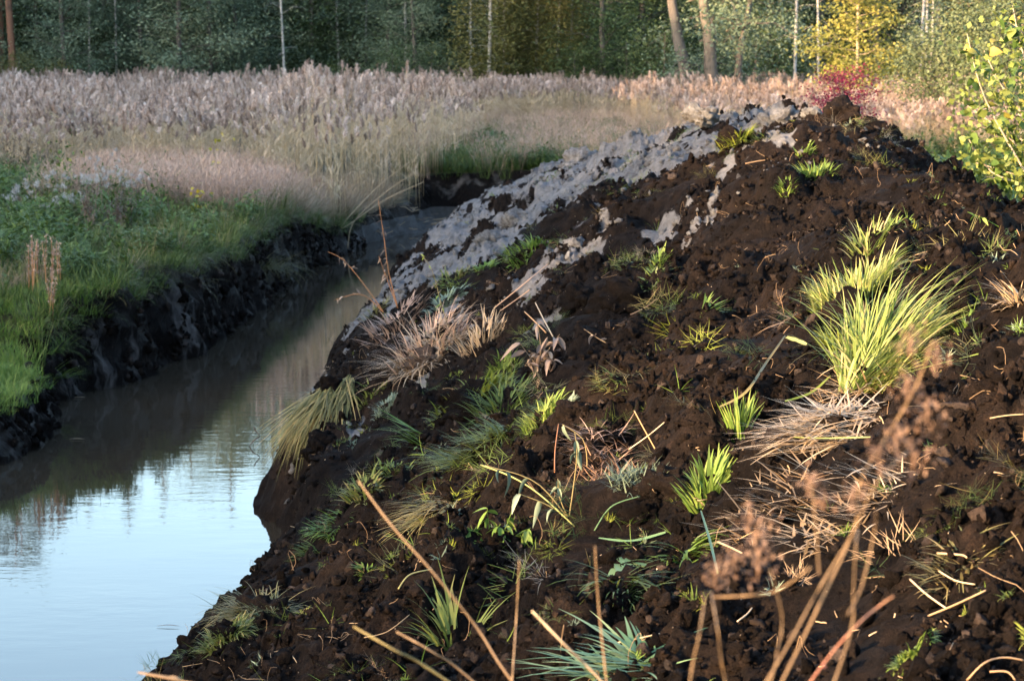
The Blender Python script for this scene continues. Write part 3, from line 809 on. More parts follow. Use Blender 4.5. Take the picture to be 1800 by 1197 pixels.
def tree_kit(trunk_mat, crown_mat, variants, **kw):
    out = []
    for _ in range(variants):
        a, b = make_tree(**kw); a.materials.append(M[trunk_mat]); b.materials.append(M[crown_mat]); out.append((a, b))
    return out
K = {}
K['alder'] = tree_kit('grey_bark', 'crown_green', 3, H=13, r0=0.11, cb=0.02, crad=2.1, nb=74, per=320, leaf=(0.08, 0.14), flat=0.4, spread=0.42, elev=(0.0, 0.6), profile='full', low=1.5)
K['dark'] = tree_kit('grey_bark', 'crown_dark', 2, H=13.5, r0=0.13, cb=0.02, crad=2.3, nb=74, per=320, leaf=(0.08, 0.14), flat=0.5, spread=0.46, elev=(0.0, 0.6), profile='full', low=1.5)
K['birch'] = tree_kit('birch_bark', 'crown_green', 2, H=15, r0=0.055, cb=0.16, crad=1.5, nb=46, per=90, leaf=(0.06, 0.11), droop=0.45, spread=0.25, flat=0.9, limb=0.2, elev=(0.2, 0.8), wob=0.008)
K['gold_birch'] = tree_kit('birch_bark', 'crown_birch', 3, H=14, r0=0.055, cb=0.05, crad=1.4, nb=80, per=230, leaf=(0.08, 0.15), droop=0.55, spread=0.25, flat=1.1, limb=0.2, elev=(0.2, 0.8), wob=0.008, profile='full', low=1.4)
K['spruce'] = tree_kit('grey_bark', 'needles', 2, H=17, r0=0.16, cb=0.03, crad=2.2, nb=90, per=110, leaf=(0.10, 0.20), droop=0.25, spread=0.2, flat=0.5, profile='cone', elev=(-0.2, 0.15), wob=0.004)
K['pine'] = tree_kit('pine_bark', 'needles', 1, H=17, r0=0.16, cb=0.62, crad=2.0, nb=26, per=150, leaf=(0.10, 0.2), spread=0.35, elev=(0.1, 0.6), wob=0.008)
K['shrub'] = tree_kit('grey_bark', 'crown_dark', 2, H=3.4, r0=0.05, cb=0.02, crad=1.5, nb=30, per=150, leaf=(0.07, 0.13), spread=0.4, flat=0.8, elev=(0.2, 1.0))
K['ochre_shrub'] = tree_kit('grey_bark', 'crown_birch', 1, H=3.0, r0=0.05, cb=0.02, crad=1.4, nb=28, per=140, leaf=(0.07, 0.13), spread=0.4, flat=0.8, elev=(0.2, 1.0))

def tree(kit, i, label, cat, loc, s=1.0, rz=None, group=None, name='tree', sz=None):
    a, b = K[kit][i % len(K[kit])]
    e = thing(name, label, cat, loc, rng.uniform(0, 6.28) if rz is None else rz, group)
    e.rotation_euler[0] = rng.normal(0, 0.03); e.rotation_euler[1] = rng.normal(0, 0.03)
    e.scale = (s, s, sz or s)
    link('trunk', a, None, e); link('crown', b, None, e)
    return e

def gz(x, y): return float(ground_z(np.array([x]), np.array([y]))[0])
def spot(px, Y): X = (px - 900) / FPX * Y; return Vector((X, Y, gz(X, Y) - 0.05))

ORD = ['first', 'second', 'third', 'fourth', 'fifth', 'sixth', 'seventh', 'eighth', 'ninth', 'tenth', 'eleventh', 'twelfth', 'thirteenth', 'fourteenth', 'fifteenth', 'sixteenth']
# white birches one can tell apart along the edge of the wood
birches = [(160, 100, .8), (210, 99, .8), (505, 97, .85), (597, 101, .95), (645, 102, .9), (714, 99, 1.0), (773, 103, 1.0), (826, 98, .95)]
for i, (px, Y, s) in enumerate(birches):
    tree('birch', i, 'white-barked birch with green crown, %s from the left among the dim alders' % ORD[i], 'birch', spot(px, Y), s, name='birch_tree', group='white birches at the edge of the wood', sz=0.95)
gold = [(857, 93, 1.2), (884, 95, .95), (905, 96, .8), (940, 95, 1.0), (975, 94, .95), (1000, 94, .85)]
for i, (px, Y, s) in enumerate(gold):
    tree('gold_birch', i, 'yellowing birch in the golden clump, %s from the left' % ORD[i], 'birch', spot(px, Y), s, name='birch_tree', group='yellowing birches in the middle of the wood edge', sz=0.9)
for i, (px, Y, s) in enumerate([(1393, 88, .95), (1438, 90, .8)]):
    tree('birch', i, ['thin white birch trunk standing between the willow and the yellow tree', 'thin white birch trunk close behind the crimson bush'][i], 'birch', spot(px, Y), s, name='birch_tree', group='white birches at the edge of the wood')
for i, (px, Y, s) in enumerate([(1611, 92, 1.0), (1622, 94, .8), (1632, 96, .8)]):
    tree('birch', i + 1, 'white birch before dark spruces right of the yellow tree, %s from the left of three' % ORD[i], 'birch', spot(px, Y), s, name='birch_tree', group='birches before the spruces')
for i, (px, Y) in enumerate([(5, 100), (30, 97)]):
    tree('pine', 0, ['red-barked pine trunk at the far left edge of the view', 'red-barked pine trunk second from the left edge of the view'][i], 'pine', spot(px, Y), 1.0, name='pine_tree')
alders = [(-60, 98, 1.0), (70, 102, 1.0), (120, 97, .95), (190, 103, 1.05), (255, 99, .9), (320, 96, 1.05), (375, 97, 1.0), (430, 99, .95), (470, 103, 1.0), (550, 101, 1.0), (625, 102, .95), (680, 100, .9), (735, 97, .82), (790, 102, .95), (-140, 101, 1.0), (380, 103, 1.1)]
for i, (px, Y, s) in enumerate(alders):
    j = sorted(q[0] for q in alders).index(px)
    tree('alder', i, 'dim grey-green alder in the shaded wood behind the reeds, %s from the left' % ORD[j], 'alder', spot(px, Y), s, name='alder_tree', group='alders at the edge of the wood')
for i, (px, Y, s) in enumerate([(1060, 93, .95), (1130, 98, 1.0), (1290, 94, 1.0), (1345, 98, .95)]):
    tree('dark', i, ['dark green tree right beside the golden birches', 'dark green tree left of the leaning willow trunks', 'dark green tree just right of the leaning willow trunks', 'dark green tree left of the thin white birch trunk'][i], 'tree', spot(px, Y), s, name='broadleaf_tree', group='dark trees right of the birches')
for i, (px, Y, s) in enumerate([(1540, 99, 1.0), (1590, 101, 1.05), (1650, 100, 1.0), (1710, 103, 1.1), (1440, 103, 1.0), (1780, 100, 1.0)]):
    tree('spruce', i, 'dark spruce behind the yellow tree and three birches, %s from the left' % ORD[[1, 2, 3, 4, 0, 5][i]], 'spruce', spot(px, Y), s, name='spruce_tree', group='dark spruces behind the birches')
for i, (px, Y, s, k) in enumerate([(40, 95, .8, 'ochre_shrub'), (100, 95.5, .7, 'ochre_shrub'), (255, 95, .5, 'ochre_shrub'), (580, 95, .6, 'shrub'), (690, 94, .8, 'shrub'), (760, 94, .8, 'shrub'), (1010, 92, .8, 'shrub'), (1100, 91, .9, 'shrub'), (1165, 90, 1.0, 'shrub'), (1320, 90, 1.0, 'shrub'), (1020, 93, .7, 'ochre_shrub')]):
    where = ['low ochre shrub at the foot of the red pine trunks', 'low ochre shrub just right of the pine trunks', 'small ochre shrub between the second birch and the alders', 'low dark shrub under the fourth birch', 'low dark shrub left of the sixth birch', 'low dark shrub between the sixth and eighth birch', 'dark shrub at the right foot of the golden birches', 'dark shrub in the gap right of the golden birches', 'dark shrub at the left foot of the leaning willow', 'dark shrub between the willow and the thin birch', 'ochre shrub at the right foot of the golden birches'][i]
    tree(k, i, where, 'shrub', spot(px, Y), s, name='shrub')

# big leaning willow with two trunks
def willow():
    e = thing('willow_tree', 'big old willow with two leaning grey trunks above the reeds', 'willow', spot(1235, 84))
    for (dx, pts, r) in ((-0.35, [(-0.25, 0, -0.3), (-0.45, 0, 1.2), (-0.75, 0.1, 2.6), (-1.05, 0.1, 4.2), (-1.5, 0.2, 6.5), (-2.0, 0.2, 9.0)], 0.26),
                         (0.2, [(0.25, 0, -0.3), (0.28, 0, 1.4), (0.20, 0, 3.0), (0.0, 0.1, 4.5), (0.15, 0.1, 7.0), (0.5, 0.2, 10.0)], 0.27),
                         (1.0, [(0.9, 0.3, -0.3), (1.1, 0.3, 1.5), (1.35, 0.3, 3.2), (1.9, 0.4, 5.5), (2.6, 0.5, 8.5)], 0.15)):
        mb = MB(); t = np.linspace(0, 1, len(pts)); tt = np.linspace(0, 1, 14)
        P = np.stack([np.interp(tt, t, [p[k] for p in pts]) for k in range(3)], 1); P[1:-1] += rng.normal(0, 0.03, (12, 3))
        V, F = tube(P, r * (1.15 - 0.85 * tt), 9); mb.add(V, F, 0.5)
        mb.build('trunk', 'grey_bark', e, smooth=True)
    tr, cr = MB(), MB()
    for i in range(60):
        z = rng.uniform(1.8, 10.5); az = rng.uniform(0, 6.28); Rr = rng.uniform(1.6, 3.9)
        b = np.array([rng.normal(0, 0.6), 0.1, z])
        q = np.linspace(0, 1, 6)
        bx = b + np.stack([np.cos(az) * Rr * q, np.sin(az) * Rr * q, 0.55 * Rr * q - 0.75 * Rr * q ** 2], 1); bx[1:] += rng.normal(0, 0.07, (5, 3))
        V, F = tube(bx, 0.028 * (1 - 0.8 * q), 4); tr.add(V, F, 0.4)
        n = 380; qq = rng.random(n) ** 0.7
        C = np.stack([np.interp(qq, q, bx[:, k]) for k in range(3)], 1) + rng.normal(0, 1, (n, 3)) * np.array([0.42, 0.42, 0.28])
        V, F = rand_leaves(C, rnd(n, 0.09, 0.16), rnd(n, 0.05, 0.09), 0.4)
        cr.add(V, F, np.repeat(np.clip(0.5 + 0.25 * rng.normal() + rng.normal(0, 0.2, n), 0, 1), 4))
    tr.build('branches', 'grey_bark', e); cr.build('crown', 'crown_green', e)
willow()

# the sunlit yellow tree, a second yellow crown in the corner, the crimson bush, the grey-green willow scrub
def special(name, label, cat, loc, tm, cm, rz=0, **kw):
    a, b = make_tree(**kw); a.materials.append(M[tm]); b.materials.append(M[cm])
    e = thing(name, label, cat, loc, rz); link('trunk', a, None, e); link('crown', b, None, e); return e
special('aspen_tree', 'slender sunlit tree with bright yellow leaves behind the crimson bush', 'tree', spot(1503, 72), 'young_bark', 'crown_yellow', H=7.5, r0=0.05, cb=0.20, crad=1.55, nb=64, per=190, leaf=(0.08, 0.14), spread=0.26, low=1.3, profile='full', flat=0.4, elev=(-0.05, 0.5), wob=0.006)
special('aspen_tree', 'yellow leaved tree overhanging the upper right corner', 'tree', spot(1790, 66), 'young_bark', 'crown_birch', H=8.5, r0=0.08, cb=0.36, crad=2.6, nb=60, per=260, leaf=(0.08, 0.14), profile='full', spread=0.34, flat=0.5, elev=(-0.1, 0.5), wob=0.006)
special('spindle_bush', 'crimson leaved bush behind the peak of the heap', 'bush', spot(1478, 40) + Vector((0, 0, 0.0)), 'grey_bark', 'crown_red', H=2.4, r0=0.03, cb=0.2, crad=0.78, nb=50, per=170, leaf=(0.03, 0.06), spread=0.14, flat=0.6, elev=(0.3, 1.1), wob=0.03)
for i, (px, Y, s) in enumerate([(1630, 62, 1.0), (1700, 60, 1.2), (1770, 58, 1.25)]):
    e = special('willow_scrub', ['grey-green willow scrub right of the yellow tree, lowest of three', 'grey-green willow scrub in the middle, behind the right reeds', 'grey-green willow scrub behind the leafy alder bush'][i], 'bush', spot(px, Y), 'grey_bark', 'crown_grey', H=2.75, r0=0.03, cb=0.03, crad=1.7, nb=54, per=140, leaf=(0.06, 0.11), spread=0.22, flat=1.2, elev=(0.75, 1.3), wob=0.02)
    e.scale = (1, 1, s)

# the deep wood behind, one mass
def both(kit, i):
    a, b = K[kit][i]
    V = np.empty((len(a.vertices) + len(b.vertices), 3), np.float32)
    va = np.empty(len(a.vertices) * 3, np.float32); a.vertices.foreach_get('co', va); vb = np.empty(len(b.vertices) * 3, np.float32); b.vertices.foreach_get('co', vb)
    V[:len(a.vertices)] = va.reshape(-1, 3); V[len(a.vertices):] = vb.reshape(-1, 3)
    F = []; na = 0
    fa = [tuple(p.vertices) for p in a.polygons]; fb = np.empty(len(b.loops), np.int32); b.loops.foreach_get('vertex_index', fb)
    f4 = np.array([f for f in fa if len(f) == 4]); f3 = np.array([f for f in fa if len(f) == 3])
    F = [f4] + ([f3] if len(f3) else []) + [fb.reshape(-1, 4) + len(a.vertices)]
    ta = np.full(len(a.vertices), 0.5, np.float32); tb = np.empty(len(b.vertices), np.float32); b.attributes['tint'].data.foreach_get('value', tb)
    me = np_mesh('wood_tree', V, F, np.concatenate([ta, tb]))
    me.materials.append(a.materials[0]); me.materials.append(b.materials[0])
    mi = np.zeros(len(me.polygons), np.int32); mi[len(fa):] = 1; me.polygons.foreach_set('material_index', mi)
    return me
WOOD = protos([both('alder', 0), both('alder', 1), both('dark', 0), both('dark', 1), both('spruce', 0)])
n = 620
x = rnd(n, -44, 46); y = rnd(n, 104, 150)
pk = rng.choice([0, 1, 2, 3, 4], n, p=[.2, .2, .2, .15, .25]); pk = np.where((x > 11) & (rng.random(n) < 0.7), 4, pk)
P = np.stack([x, y, np.full(n, 1.0)], 1)
scatter('forest', WOOD, P, rnd(n, 0.8, 1.12), rot_z(n, 0.02), pk, 'deep shaded wood behind the row of birches and alders')
UNDER = protos([K['shrub'][0][1], K['shrub'][1][1]])
n = 300
x = rnd(n, -40, 42); y = rnd(n, 101, 112)
scatter('undergrowth', UNDER, np.stack([x, y, np.full(n, 0.9)], 1), rnd(n, 0.9, 1.6), rot_z(n, 0.05), label='dark undergrowth inside the wood')
# the wood to the west, beyond the left of the view, whose shade lies on the ditch
n = 760
x = rnd(n, -68, -50); y = rnd(n, -75, 95)
hgt = np.interp(y, [-40, -30, -25, -20, -12, 0, 12, 32, 45, 60, 90], [12.1, 12.2, 13.4, 15.2, 15.2, 16.0, 16.8, 16.8, 18.8, 19.8, 20.5]) + 1.4 * perlin(y / 7, x / 9, 91)
scatter('west_wood', WOOD, np.stack([x, y, np.full(n, 1.0)], 1), np.stack([np.full(n, 1.1), np.full(n, 1.1), hgt / 13.0 * rnd(n, 0.9, 1.0)], 1), rot_z(n, 0.02), rng.choice([0, 1, 2, 3], n), 'wood west of the ditch that shades it from the low sun')

# ------------------------------------------------------------------ things on the heap
def ribbon(P, W, face=None):
    """a flat blade along the points P with widths W, slightly folded"""
    P = np.asarray(P, float); n = len(P); W = np.broadcast_to(np.asarray(W, float), (n,))
    t = np.gradient(P, axis=0); t /= np.linalg.norm(t, axis=1)[:, None] + 1e-9
    nrm = np.asarray(face if face is not None else (0.15, -0.75, 0.65), float)
    s = np.cross(t, nrm); s /= np.linalg.norm(s, axis=1)[:, None] + 1e-9
    k = np.cross(s, t)
    V = np.stack([P - s * W[:, None] / 2, P - k * W[:, None] * 0.12, P + s * W[:, None] / 2], 1).reshape(-1, 3)
    F = []
    for i in range(n - 1):
        a = i * 3; F += [(a, a + 1, a + 4, a + 3), (a + 1, a + 2, a + 5, a + 4)]
    return V, np.array(F)

def spline(pts, n=14):
    pts = np.asarray(pts, float); m = len(pts)
    if m == 2: return pts[0] + (pts[1] - pts[0]) * np.linspace(0, 1, n)[:, None]
    t = np.linspace(0, m - 1, n); out = []
    for q in t:
        i = min(int(q), m - 2); f = q - i
        p0 = pts[max(i - 1, 0)]; p1 = pts[i]; p2 = pts[i + 1]; p3 = pts[min(i + 2, m - 1)]
        out.append(0.5 * (2 * p1 + (p2 - p0) * f + (2 * p0 - 5 * p1 + 4 * p2 - p3) * f * f + (3 * p1 - p0 - 3 * p2 + p3) * f ** 3))
    return np.array(out)

def clod_mesh(r, seed, squash=0.8):
    V, F = lump(seed, 4, 0.55, squash)
    V = V * (1 + 0.15 * perlin(V[:, 0] * 6 + seed, V[:, 1] * 6 + V[:, 2] * 5, seed + 3) + 0.12 * perlin(V[:, 0] * 15, V[:, 2] * 15 + V[:, 1] * 9, seed + 4))[:, None]
    return np_mesh('soil_clod', V * r, [F], None, True)

def tuft(name, label, cat, px, py, n, rad, L, W, lean, curl, mat, az=None, bias=0.0, clod=0.0, seg=5, tint=(0.1, 0.95), part='blades', group=None, extra=None, lift=0.0, mess=0.35):
    """a tuft of blades standing on the heap; sizes in photograph pixels at its distance"""
    p = on_heap(px, py); s = p.y / FPX; n = int(n * 1.7); W = (W[0] * 1.2, W[1] * 1.2); L = (L[0] * 1.15, L[1] * 1.15); rad = rad * 1.15
    e = thing(name, label, cat, p + Vector((0, 0, lift * s)), 0, group)
    b, a = disc(n, rad * s)
    if az is not None:
        vx = np.cos(a) * (1 - bias) + math.cos(az) * bias; vy = np.sin(a) * (1 - bias) + math.sin(az) * bias
        a = np.arctan2(vy, vx)
    a = a + rng.normal(0, mess, n)
    b[:, 2] = heap_z(b[:, 0] + p.x, b[:, 1] + p.y) - p.z - lift * s
    b[:, 2] = np.clip(b[:, 2], -rad * s, rad * s) + clod * s * 0.45 - 0.01
    mb = MB(); V, F, T = blades(b, a, rnd(n, *L) * s, rnd(n, *W) * s, rnd(n, *lean), rnd(n, *curl), rnd(n, *tint), seg); mb.add(V, F, T)
    mb.build(part, mat, e)
    if clod:
        o = link('soil_clod', clod_mesh(clod * s, 300 + px % 97), 'peat', e); o.location = (0, 0, -0.1 * clod * s)
    if extra: extra(e, p, s)
    return e

PI = math.pi
# the big sunlit tussock and the litter around it
tuft('grass_tussock', 'large sunlit yellow-green tussock with long blades swept to the right', 'tussock', 1540, 655, 560, 58, (60, 205), (2.2, 4.6), (0.35, 1.15), (0.4, 1.6), 'bright_grass', az=0.45, bias=0.55, clod=30, seg=7, mess=0.5, tint=(0.0, 1.0))
tuft('straw_tuft', 'golden dead straw caught at the base of the big sunlit tussock', 'straw', 1535, 668, 130, 50, (40, 110), (2.2, 4.2), (0.7, 1.6), (0.1, 0.9), 'straw', az=-2.2, bias=0.3, mess=1.2, tint=(0.2, 1.0))
tuft('grass_sod', 'shaggy short-bladed sod upended behind the big sunlit tussock', 'sod', 1500, 540, 330, 62, (24, 70), (2.5, 4.5), (0.0, 0.9), (0.3, 1.5), 'bright_grass', az=2.2, bias=0.25, clod=46, tint=(0.2, 1.0))
tuft('straw_mat', 'matted heap of pale straw below the big sunlit tussock', 'straw', 1470, 745, 420, 85, (40, 120), (3, 5), (1.3, 1.75), (-0.1, 0.3), 'straw', az=PI, bias=0.35, clod=22, seg=4, tint=(0.2, 1.0), mess=1.3)
tuft('grass_tuft', 'yellow-green tuft growing on the dark hollow left of the big tussock', 'grass', 1475, 612, 110, 26, (20, 52), (2.5, 4), (0.1, 0.9), (0.3, 1.4), 'moss', clod=14)
tuft('grass_tuft', 'small upright green tuft on the straw left of the pale straw heap', 'grass', 1300, 775, 46, 12, (40, 80), (3.5, 6), (0.05, 0.45), (0.1, 0.6), 'fresh_grass', clod=10)
tuft('grass_tuft', 'bright green spiky tuft on the reddish clod', 'grass', 1245, 880, 90, 26, (34, 66), (5, 8), (0.15, 1.0), (0.1, 0.9), 'fresh_grass', clod=24, tint=(0.3, 1.0))
tuft('grass_tuft', 'green tuft hanging below the reddish clod', 'grass', 1205, 965, 90, 26, (40, 84), (4, 7), (0.8, 1.4), (0.5, 1.4), 'fresh_grass', az=-1.4, bias=0.5)
tuft('sedge_clump', 'clump of broad blue-green sedge leaves fanned down the slope', 'sedge', 1095, 985, 16, 14, (110, 190), (14, 24), (1.5, 2.0), (0.2, 0.6), 'blue_sedge', az=-1.2, bias=0.75, seg=7, tint=(0.3, 1.0))
tuft('grass_tuft', 'thin dark green grass under the broad sedge leaves', 'grass', 1090, 1030, 60, 30, (50, 110), (3, 5), (0.8, 1.7), (0.4, 1.0), 'grass', az=-1.7, bias=0.5)
tuft('sedge_clump', 'flattened pale green sedge blades along the bottom edge', 'sedge', 1110, 1185, 60, 50, (90, 190), (7, 13), (1.1, 1.5), (0.1, 0.5), 'blue_sedge', az=3.0, bias=0.55, seg=6, tint=(0.2, 1.0), mess=0.9)
tuft('grass_tuft', 'slender green blades among the stalks at the bottom centre', 'grass', 800, 1130, 34, 26, (50, 120), (4, 7), (0.2, 0.9), (0.3, 1.2), 'grass', az=1.2, bias=0.3, tint=(0.3, 0.9))
tuft('grass_sod', 'mat of fine green grass combed downhill in mid heap', 'sod', 845, 800, 260, 50, (36, 80), (2, 3.6), (0.9, 1.5), (0.2, 0.8), 'grass', az=3.3, bias=0.55, clod=30, tint=(0.3, 1.0))
tuft('grass_sod', 'pale grass mat trailing below the fine green sod', 'sod', 770, 880, 130, 36, (34, 90), (2, 3.2), (1.1, 1.7), (0.3, 0.8), 'dull_sedge', az=3.9, bias=0.7, tint=(0.3, 0.9))
tuft('turf_sod', 'curved turf draped over a dark clod, yellow-green at its crest', 'sod', 830, 715, 300, 58, (12, 36), (2.2, 4), (0.2, 1.3), (0.3, 1.4), 'moss', clod=58, tint=(0.1, 1.0))
tuft('grass_tuft', 'dark green straggling grass at the right of the draped turf', 'grass', 885, 720, 130, 36, (24, 64), (2.5, 4), (0.4, 1.4), (0.3, 1.2), 'grass')
tuft('grass_tuft', 'few bright green blades left of the draped turf', 'grass', 740, 770, 16, 10, (40, 84), (4, 7), (0.8, 1.4), (0.1, 0.6), 'fresh_grass', az=3.7, bias=0.7)
tuft('moss_tuft', 'fluffy pale green moss right of the draped turf', 'moss', 955, 738, 170, 30, (14, 34), (2.2, 3.6), (0.2, 1.3), (0.4, 1.3), 'fresh_grass', az=PI, bias=0.3, clod=16, tint=(0.4, 1.0))
tuft('moss_tuft', 'pale moss cushion up the slope from the fluffy moss', 'moss', 995, 716, 80, 16, (7, 16), (2.5, 4), (0.1, 1.3), (0.4, 1.3), 'wormwood', clod=10)
tuft('grass_tussock', 'drooping dry grass tussock on a dark clod near the water side', 'tussock', 750, 640, 240, 46, (40, 105), (1.8, 3.0), (0.9, 1.6), (0.2, 1.0), 'dry_grass', az=0.2, bias=0.45, clod=38, tint=(0.0, 0.6), mess=0.9)
tuft('dry_tuft', 'greyish dry grass standing behind the drooping tussock', 'grass', 760, 600, 130, 55, (24, 60), (2, 3.4), (0.1, 0.9), (0.2, 1.0), 'pink_grass', tint=(0.3, 1.0))
tuft('dry_tuft', 'dry stubble between the drooping tussock and the dead leaves', 'grass', 850, 590, 80, 36, (18, 46), (2, 3.4), (0.2, 1.0), (0.1, 0.8), 'dry_grass', tint=(0.3, 1.0))
tuft('dry_tuft', 'pinkish dry weed mat at the water side of the heap', 'grass', 700, 575, 130, 44, (18, 44), (2, 3.4), (0.4, 1.3), (0.2, 1.0), 'pink_grass', tint=(0.2, 0.9))
tuft('sedge_tussock', 'long dull sedge tussock hanging down to the water edge', 'tussock', 583, 680, 420, 36, (60, 140), (1.8, 3), (1.9, 2.5), (0.1, 0.5), 'dull_sedge', az=4.15, bias=0.85, clod=24, seg=6)
tuft('sedge_tussock', 'straw-coloured tussock slumped into the water at the bottom left', 'tussock', 455, 1085, 300, 44, (30, 85), (2, 3.2), (0.8, 1.7), (0.3, 1.2), 'dull_sedge', az=3.9, bias=0.5, clod=44, tint=(0.2, 1.0), mess=0.9)
tuft('moss_tuft', 'green mossy turf at the water edge under the slumped tussock', 'moss', 398, 1110, 240, 36, (12, 30), (2.5, 4), (0.3, 1.5), (0.3, 1.3), 'grass', clod=26, tint=(0.4, 1.0))
tuft('grass_tuft', 'soft green tuft among the pale lime lumps', 'grass', 925, 445, 120, 30, (14, 36), (2, 3.4), (0.4, 1.4), (0.3, 1.2), 'fresh_grass', az=3.8, bias=0.5, clod=14, tint=(0.2, 0.9))
tuft('moss_tuft', 'yellow-green tuft on the top of the heap below the lime', 'moss', 1295, 255, 170, 24, (12, 34), (2.2, 3.6), (0.3, 1.5), (0.3, 1.3), 'moss', clod=28, az=3.4, bias=0.3)
tuft('moss_tuft', 'small pale green sprig right below the crest', 'moss', 1412, 268, 60, 14, (8, 18), (2.2, 3.4), (0.3, 1.3), (0.3, 1), 'fresh_grass', tint=(0.4, 1))
tuft('moss_tuft', 'pair-leaved green tuft on the upper right slope', 'moss', 1435, 305, 150, 28, (10, 30), (2.2, 3.6), (0.3, 1.3), (0.3, 1.2), 'fresh_grass', az=0.5, bias=0.2, tint=(0.3, 1))
tuft('moss_tuft', 'lone green tuft left of the pair-leaved tuft', 'moss', 1382, 335, 60, 12, (8, 20), (2.2, 3.4), (0.2, 1.2), (0.3, 1.2), 'fresh_grass', tint=(0.3, 1))
tuft('moss_tuft', 'light green sprig on the brown slope in mid picture', 'moss', 1157, 460, 60, 14, (10, 22), (2.2, 3.6), (0.2, 1.2), (0.3, 1.2), 'fresh_grass', tint=(0.3, 1))
tuft('grass_tuft', 'yellow-green grass lying under the light green sprig', 'grass', 1140, 500, 60, 24, (14, 40), (2.5, 4.5), (0.9, 1.5), (0.1, 0.7), 'bright_grass', az=PI, bias=0.3)
tuft('moss_tuft', 'dull green sprigs among lime crumbs near the water side', 'moss', 795, 490, 110, 30, (10, 24), (2.2, 3.6), (0.3, 1.3), (0.3, 1.2), 'grass', tint=(0.5, 1))
tuft('moss_tuft', 'round green rosette beside the lime lumps', 'moss', 853, 470, 60, 14, (8, 18), (2.6, 4.4), (0.4, 1.3), (0.3, 1.2), 'fresh_grass', tint=(0.1, 0.8))
tuft('moss_tuft', 'grey-green rosette below the thin dead weed', 'moss', 785, 530, 90, 30, (10, 26), (2.6, 4.4), (0.4, 1.3), (0.3, 1.2), 'wormwood', tint=(0.1, 0.9))
tuft('trailing_turf', 'green turf strip trailing down the dark slope', 'turf', 590, 925, 150, 30, (14, 44), (2.2, 4), (0.9, 1.7), (0.2, 1), 'fresh_grass', az=3.9, bias=0.5, tint=(0.0, 0.8))
tuft('trailing_turf', 'lower end of the turf strip above the water', 'turf', 545, 975, 90, 18, (12, 36), (2.2, 4), (0.9, 1.7), (0.2, 1), 'grass', az=3.9, bias=0.5, tint=(0.4, 1.0))
tuft('moss_tuft', 'pale green moss cushion on the shaded flank', 'moss', 685, 718, 150, 24, (7, 18), (2.2, 3.6), (0.1, 1.3), (0.3, 1.3), 'wormwood', clod=14)
tuft('moss_tuft', 'straggling green moss up from the pale cushion', 'moss', 655, 690, 90, 28, (8, 20), (2.2, 3.6), (0.2, 1.3), (0.3, 1.3), 'grass', tint=(0.4, 1))
tuft('grass_tuft', 'yellowish grass wisp right of the dead curled leaves', 'grass', 1078, 662, 70, 18, (16, 40), (2.2, 3.6), (0.9, 1.5), (0.2, 0.9), 'bright_grass', az=3.8, bias=0.5)
tuft('moss_tuft', 'olive moss cushion just left of the dead curled leaves', 'moss', 885, 660, 170, 24, (8, 22), (2.4, 4), (0.1, 1.2), (0.3, 1.2), 'moss', clod=14, tint=(0.0, 0.6))
tuft('moss_tuft', 'dark green sprigs low on the shaded slope', 'moss', 690, 830, 90, 28, (10, 26), (2.4, 4), (0.4, 1.4), (0.3, 1.2), 'grass', tint=(0.4, 1))
tuft('moss_tuft', 'green leafy sprig under the tip of the long brown stalk', 'moss', 640, 860, 110, 24, (14, 34), (3, 5.5), (0.3, 1.3), (0.3, 1.2), 'grass', tint=(0.5, 1))
tuft('moss_tuft', 'small green sprig between stalk and tussock at the lower left', 'moss', 645, 1008, 50, 12, (10, 22), (3, 5), (0.3, 1.3), (0.3, 1.2), 'fresh_grass', tint=(0.1, 0.8))
tuft('fern_sprig', 'curled yellow-green sprig at the bottom right', 'plant', 1605, 1150, 220, 26, (10, 26), (4, 7), (0.1, 1.3), (0.4, 1.4), 'fresh_grass', clod=14, tint=(0.2, 1.0))
tuft('fern_sprig', 'darker green sprig below the curled yellow-green one', 'plant', 1578, 1190, 90, 22, (10, 24), (4, 7), (0.1, 1.3), (0.4, 1.4), 'grass', tint=(0.4, 1.0))
tuft('wormwood', 'feathery grey-green plant left of the reddish clod', 'plant', 1120, 840, 200, 40, (14, 46), (1.6, 3.2), (0.3, 1.4), (0.1, 1.3), 'wormwood', clod=0, tint=(0.0, 0.8), mess=1.6)
tuft('dry_weed', 'brown seedy dead weed beside the feathery grey-green plant', 'weed', 1070, 830, 150, 44, (14, 46), (1.6, 3.2), (0.6, 1.6), (-0.4, 1.2), 'seed_head', tint=(0.2, 1.0), mess=2.0)
tuft('dry_weed', 'pale dead seedy stalks above the wilted leaves', 'weed', 1060, 765, 70, 46, (30, 70), (1.5, 2.8), (0.9, 1.6), (-0.3, 0.9), 'pink_grass', tint=(0.0, 0.8), mess=2.0)
tuft('weed_mat', 'torn green weed mat with straw at the lower right', 'weed', 1690, 985, 130, 50, (20, 70), (3, 6), (0.8, 1.6), (0.2, 0.9), 'dull_sedge', tint=(0.3, 1.0))
tuft('straw_mat', 'sunlit bed of broken straw behind the blurred seed heads', 'straw', 1500, 905, 240, 105, (30, 100), (3, 6), (1.1, 1.6), (0.0, 0.4), 'straw', seg=3, tint=(0.1, 1.0), mess=3.0)
tuft('straw_mat', 'broken straw right of the bright spiky tuft', 'straw', 1355, 890, 130, 70, (30, 100), (3, 5.5), (1.0, 1.6), (0.0, 0.4), 'straw', seg=3, tint=(0.0, 0.8), mess=3.0)
tuft('dry_tuft', 'withered straw tuft hanging at the right edge', 'straw', 1795, 520, 60, 20, (30, 70), (3.5, 6), (0.5, 1.5), (0.1, 0.8), 'straw', tint=(0.4, 1.0))
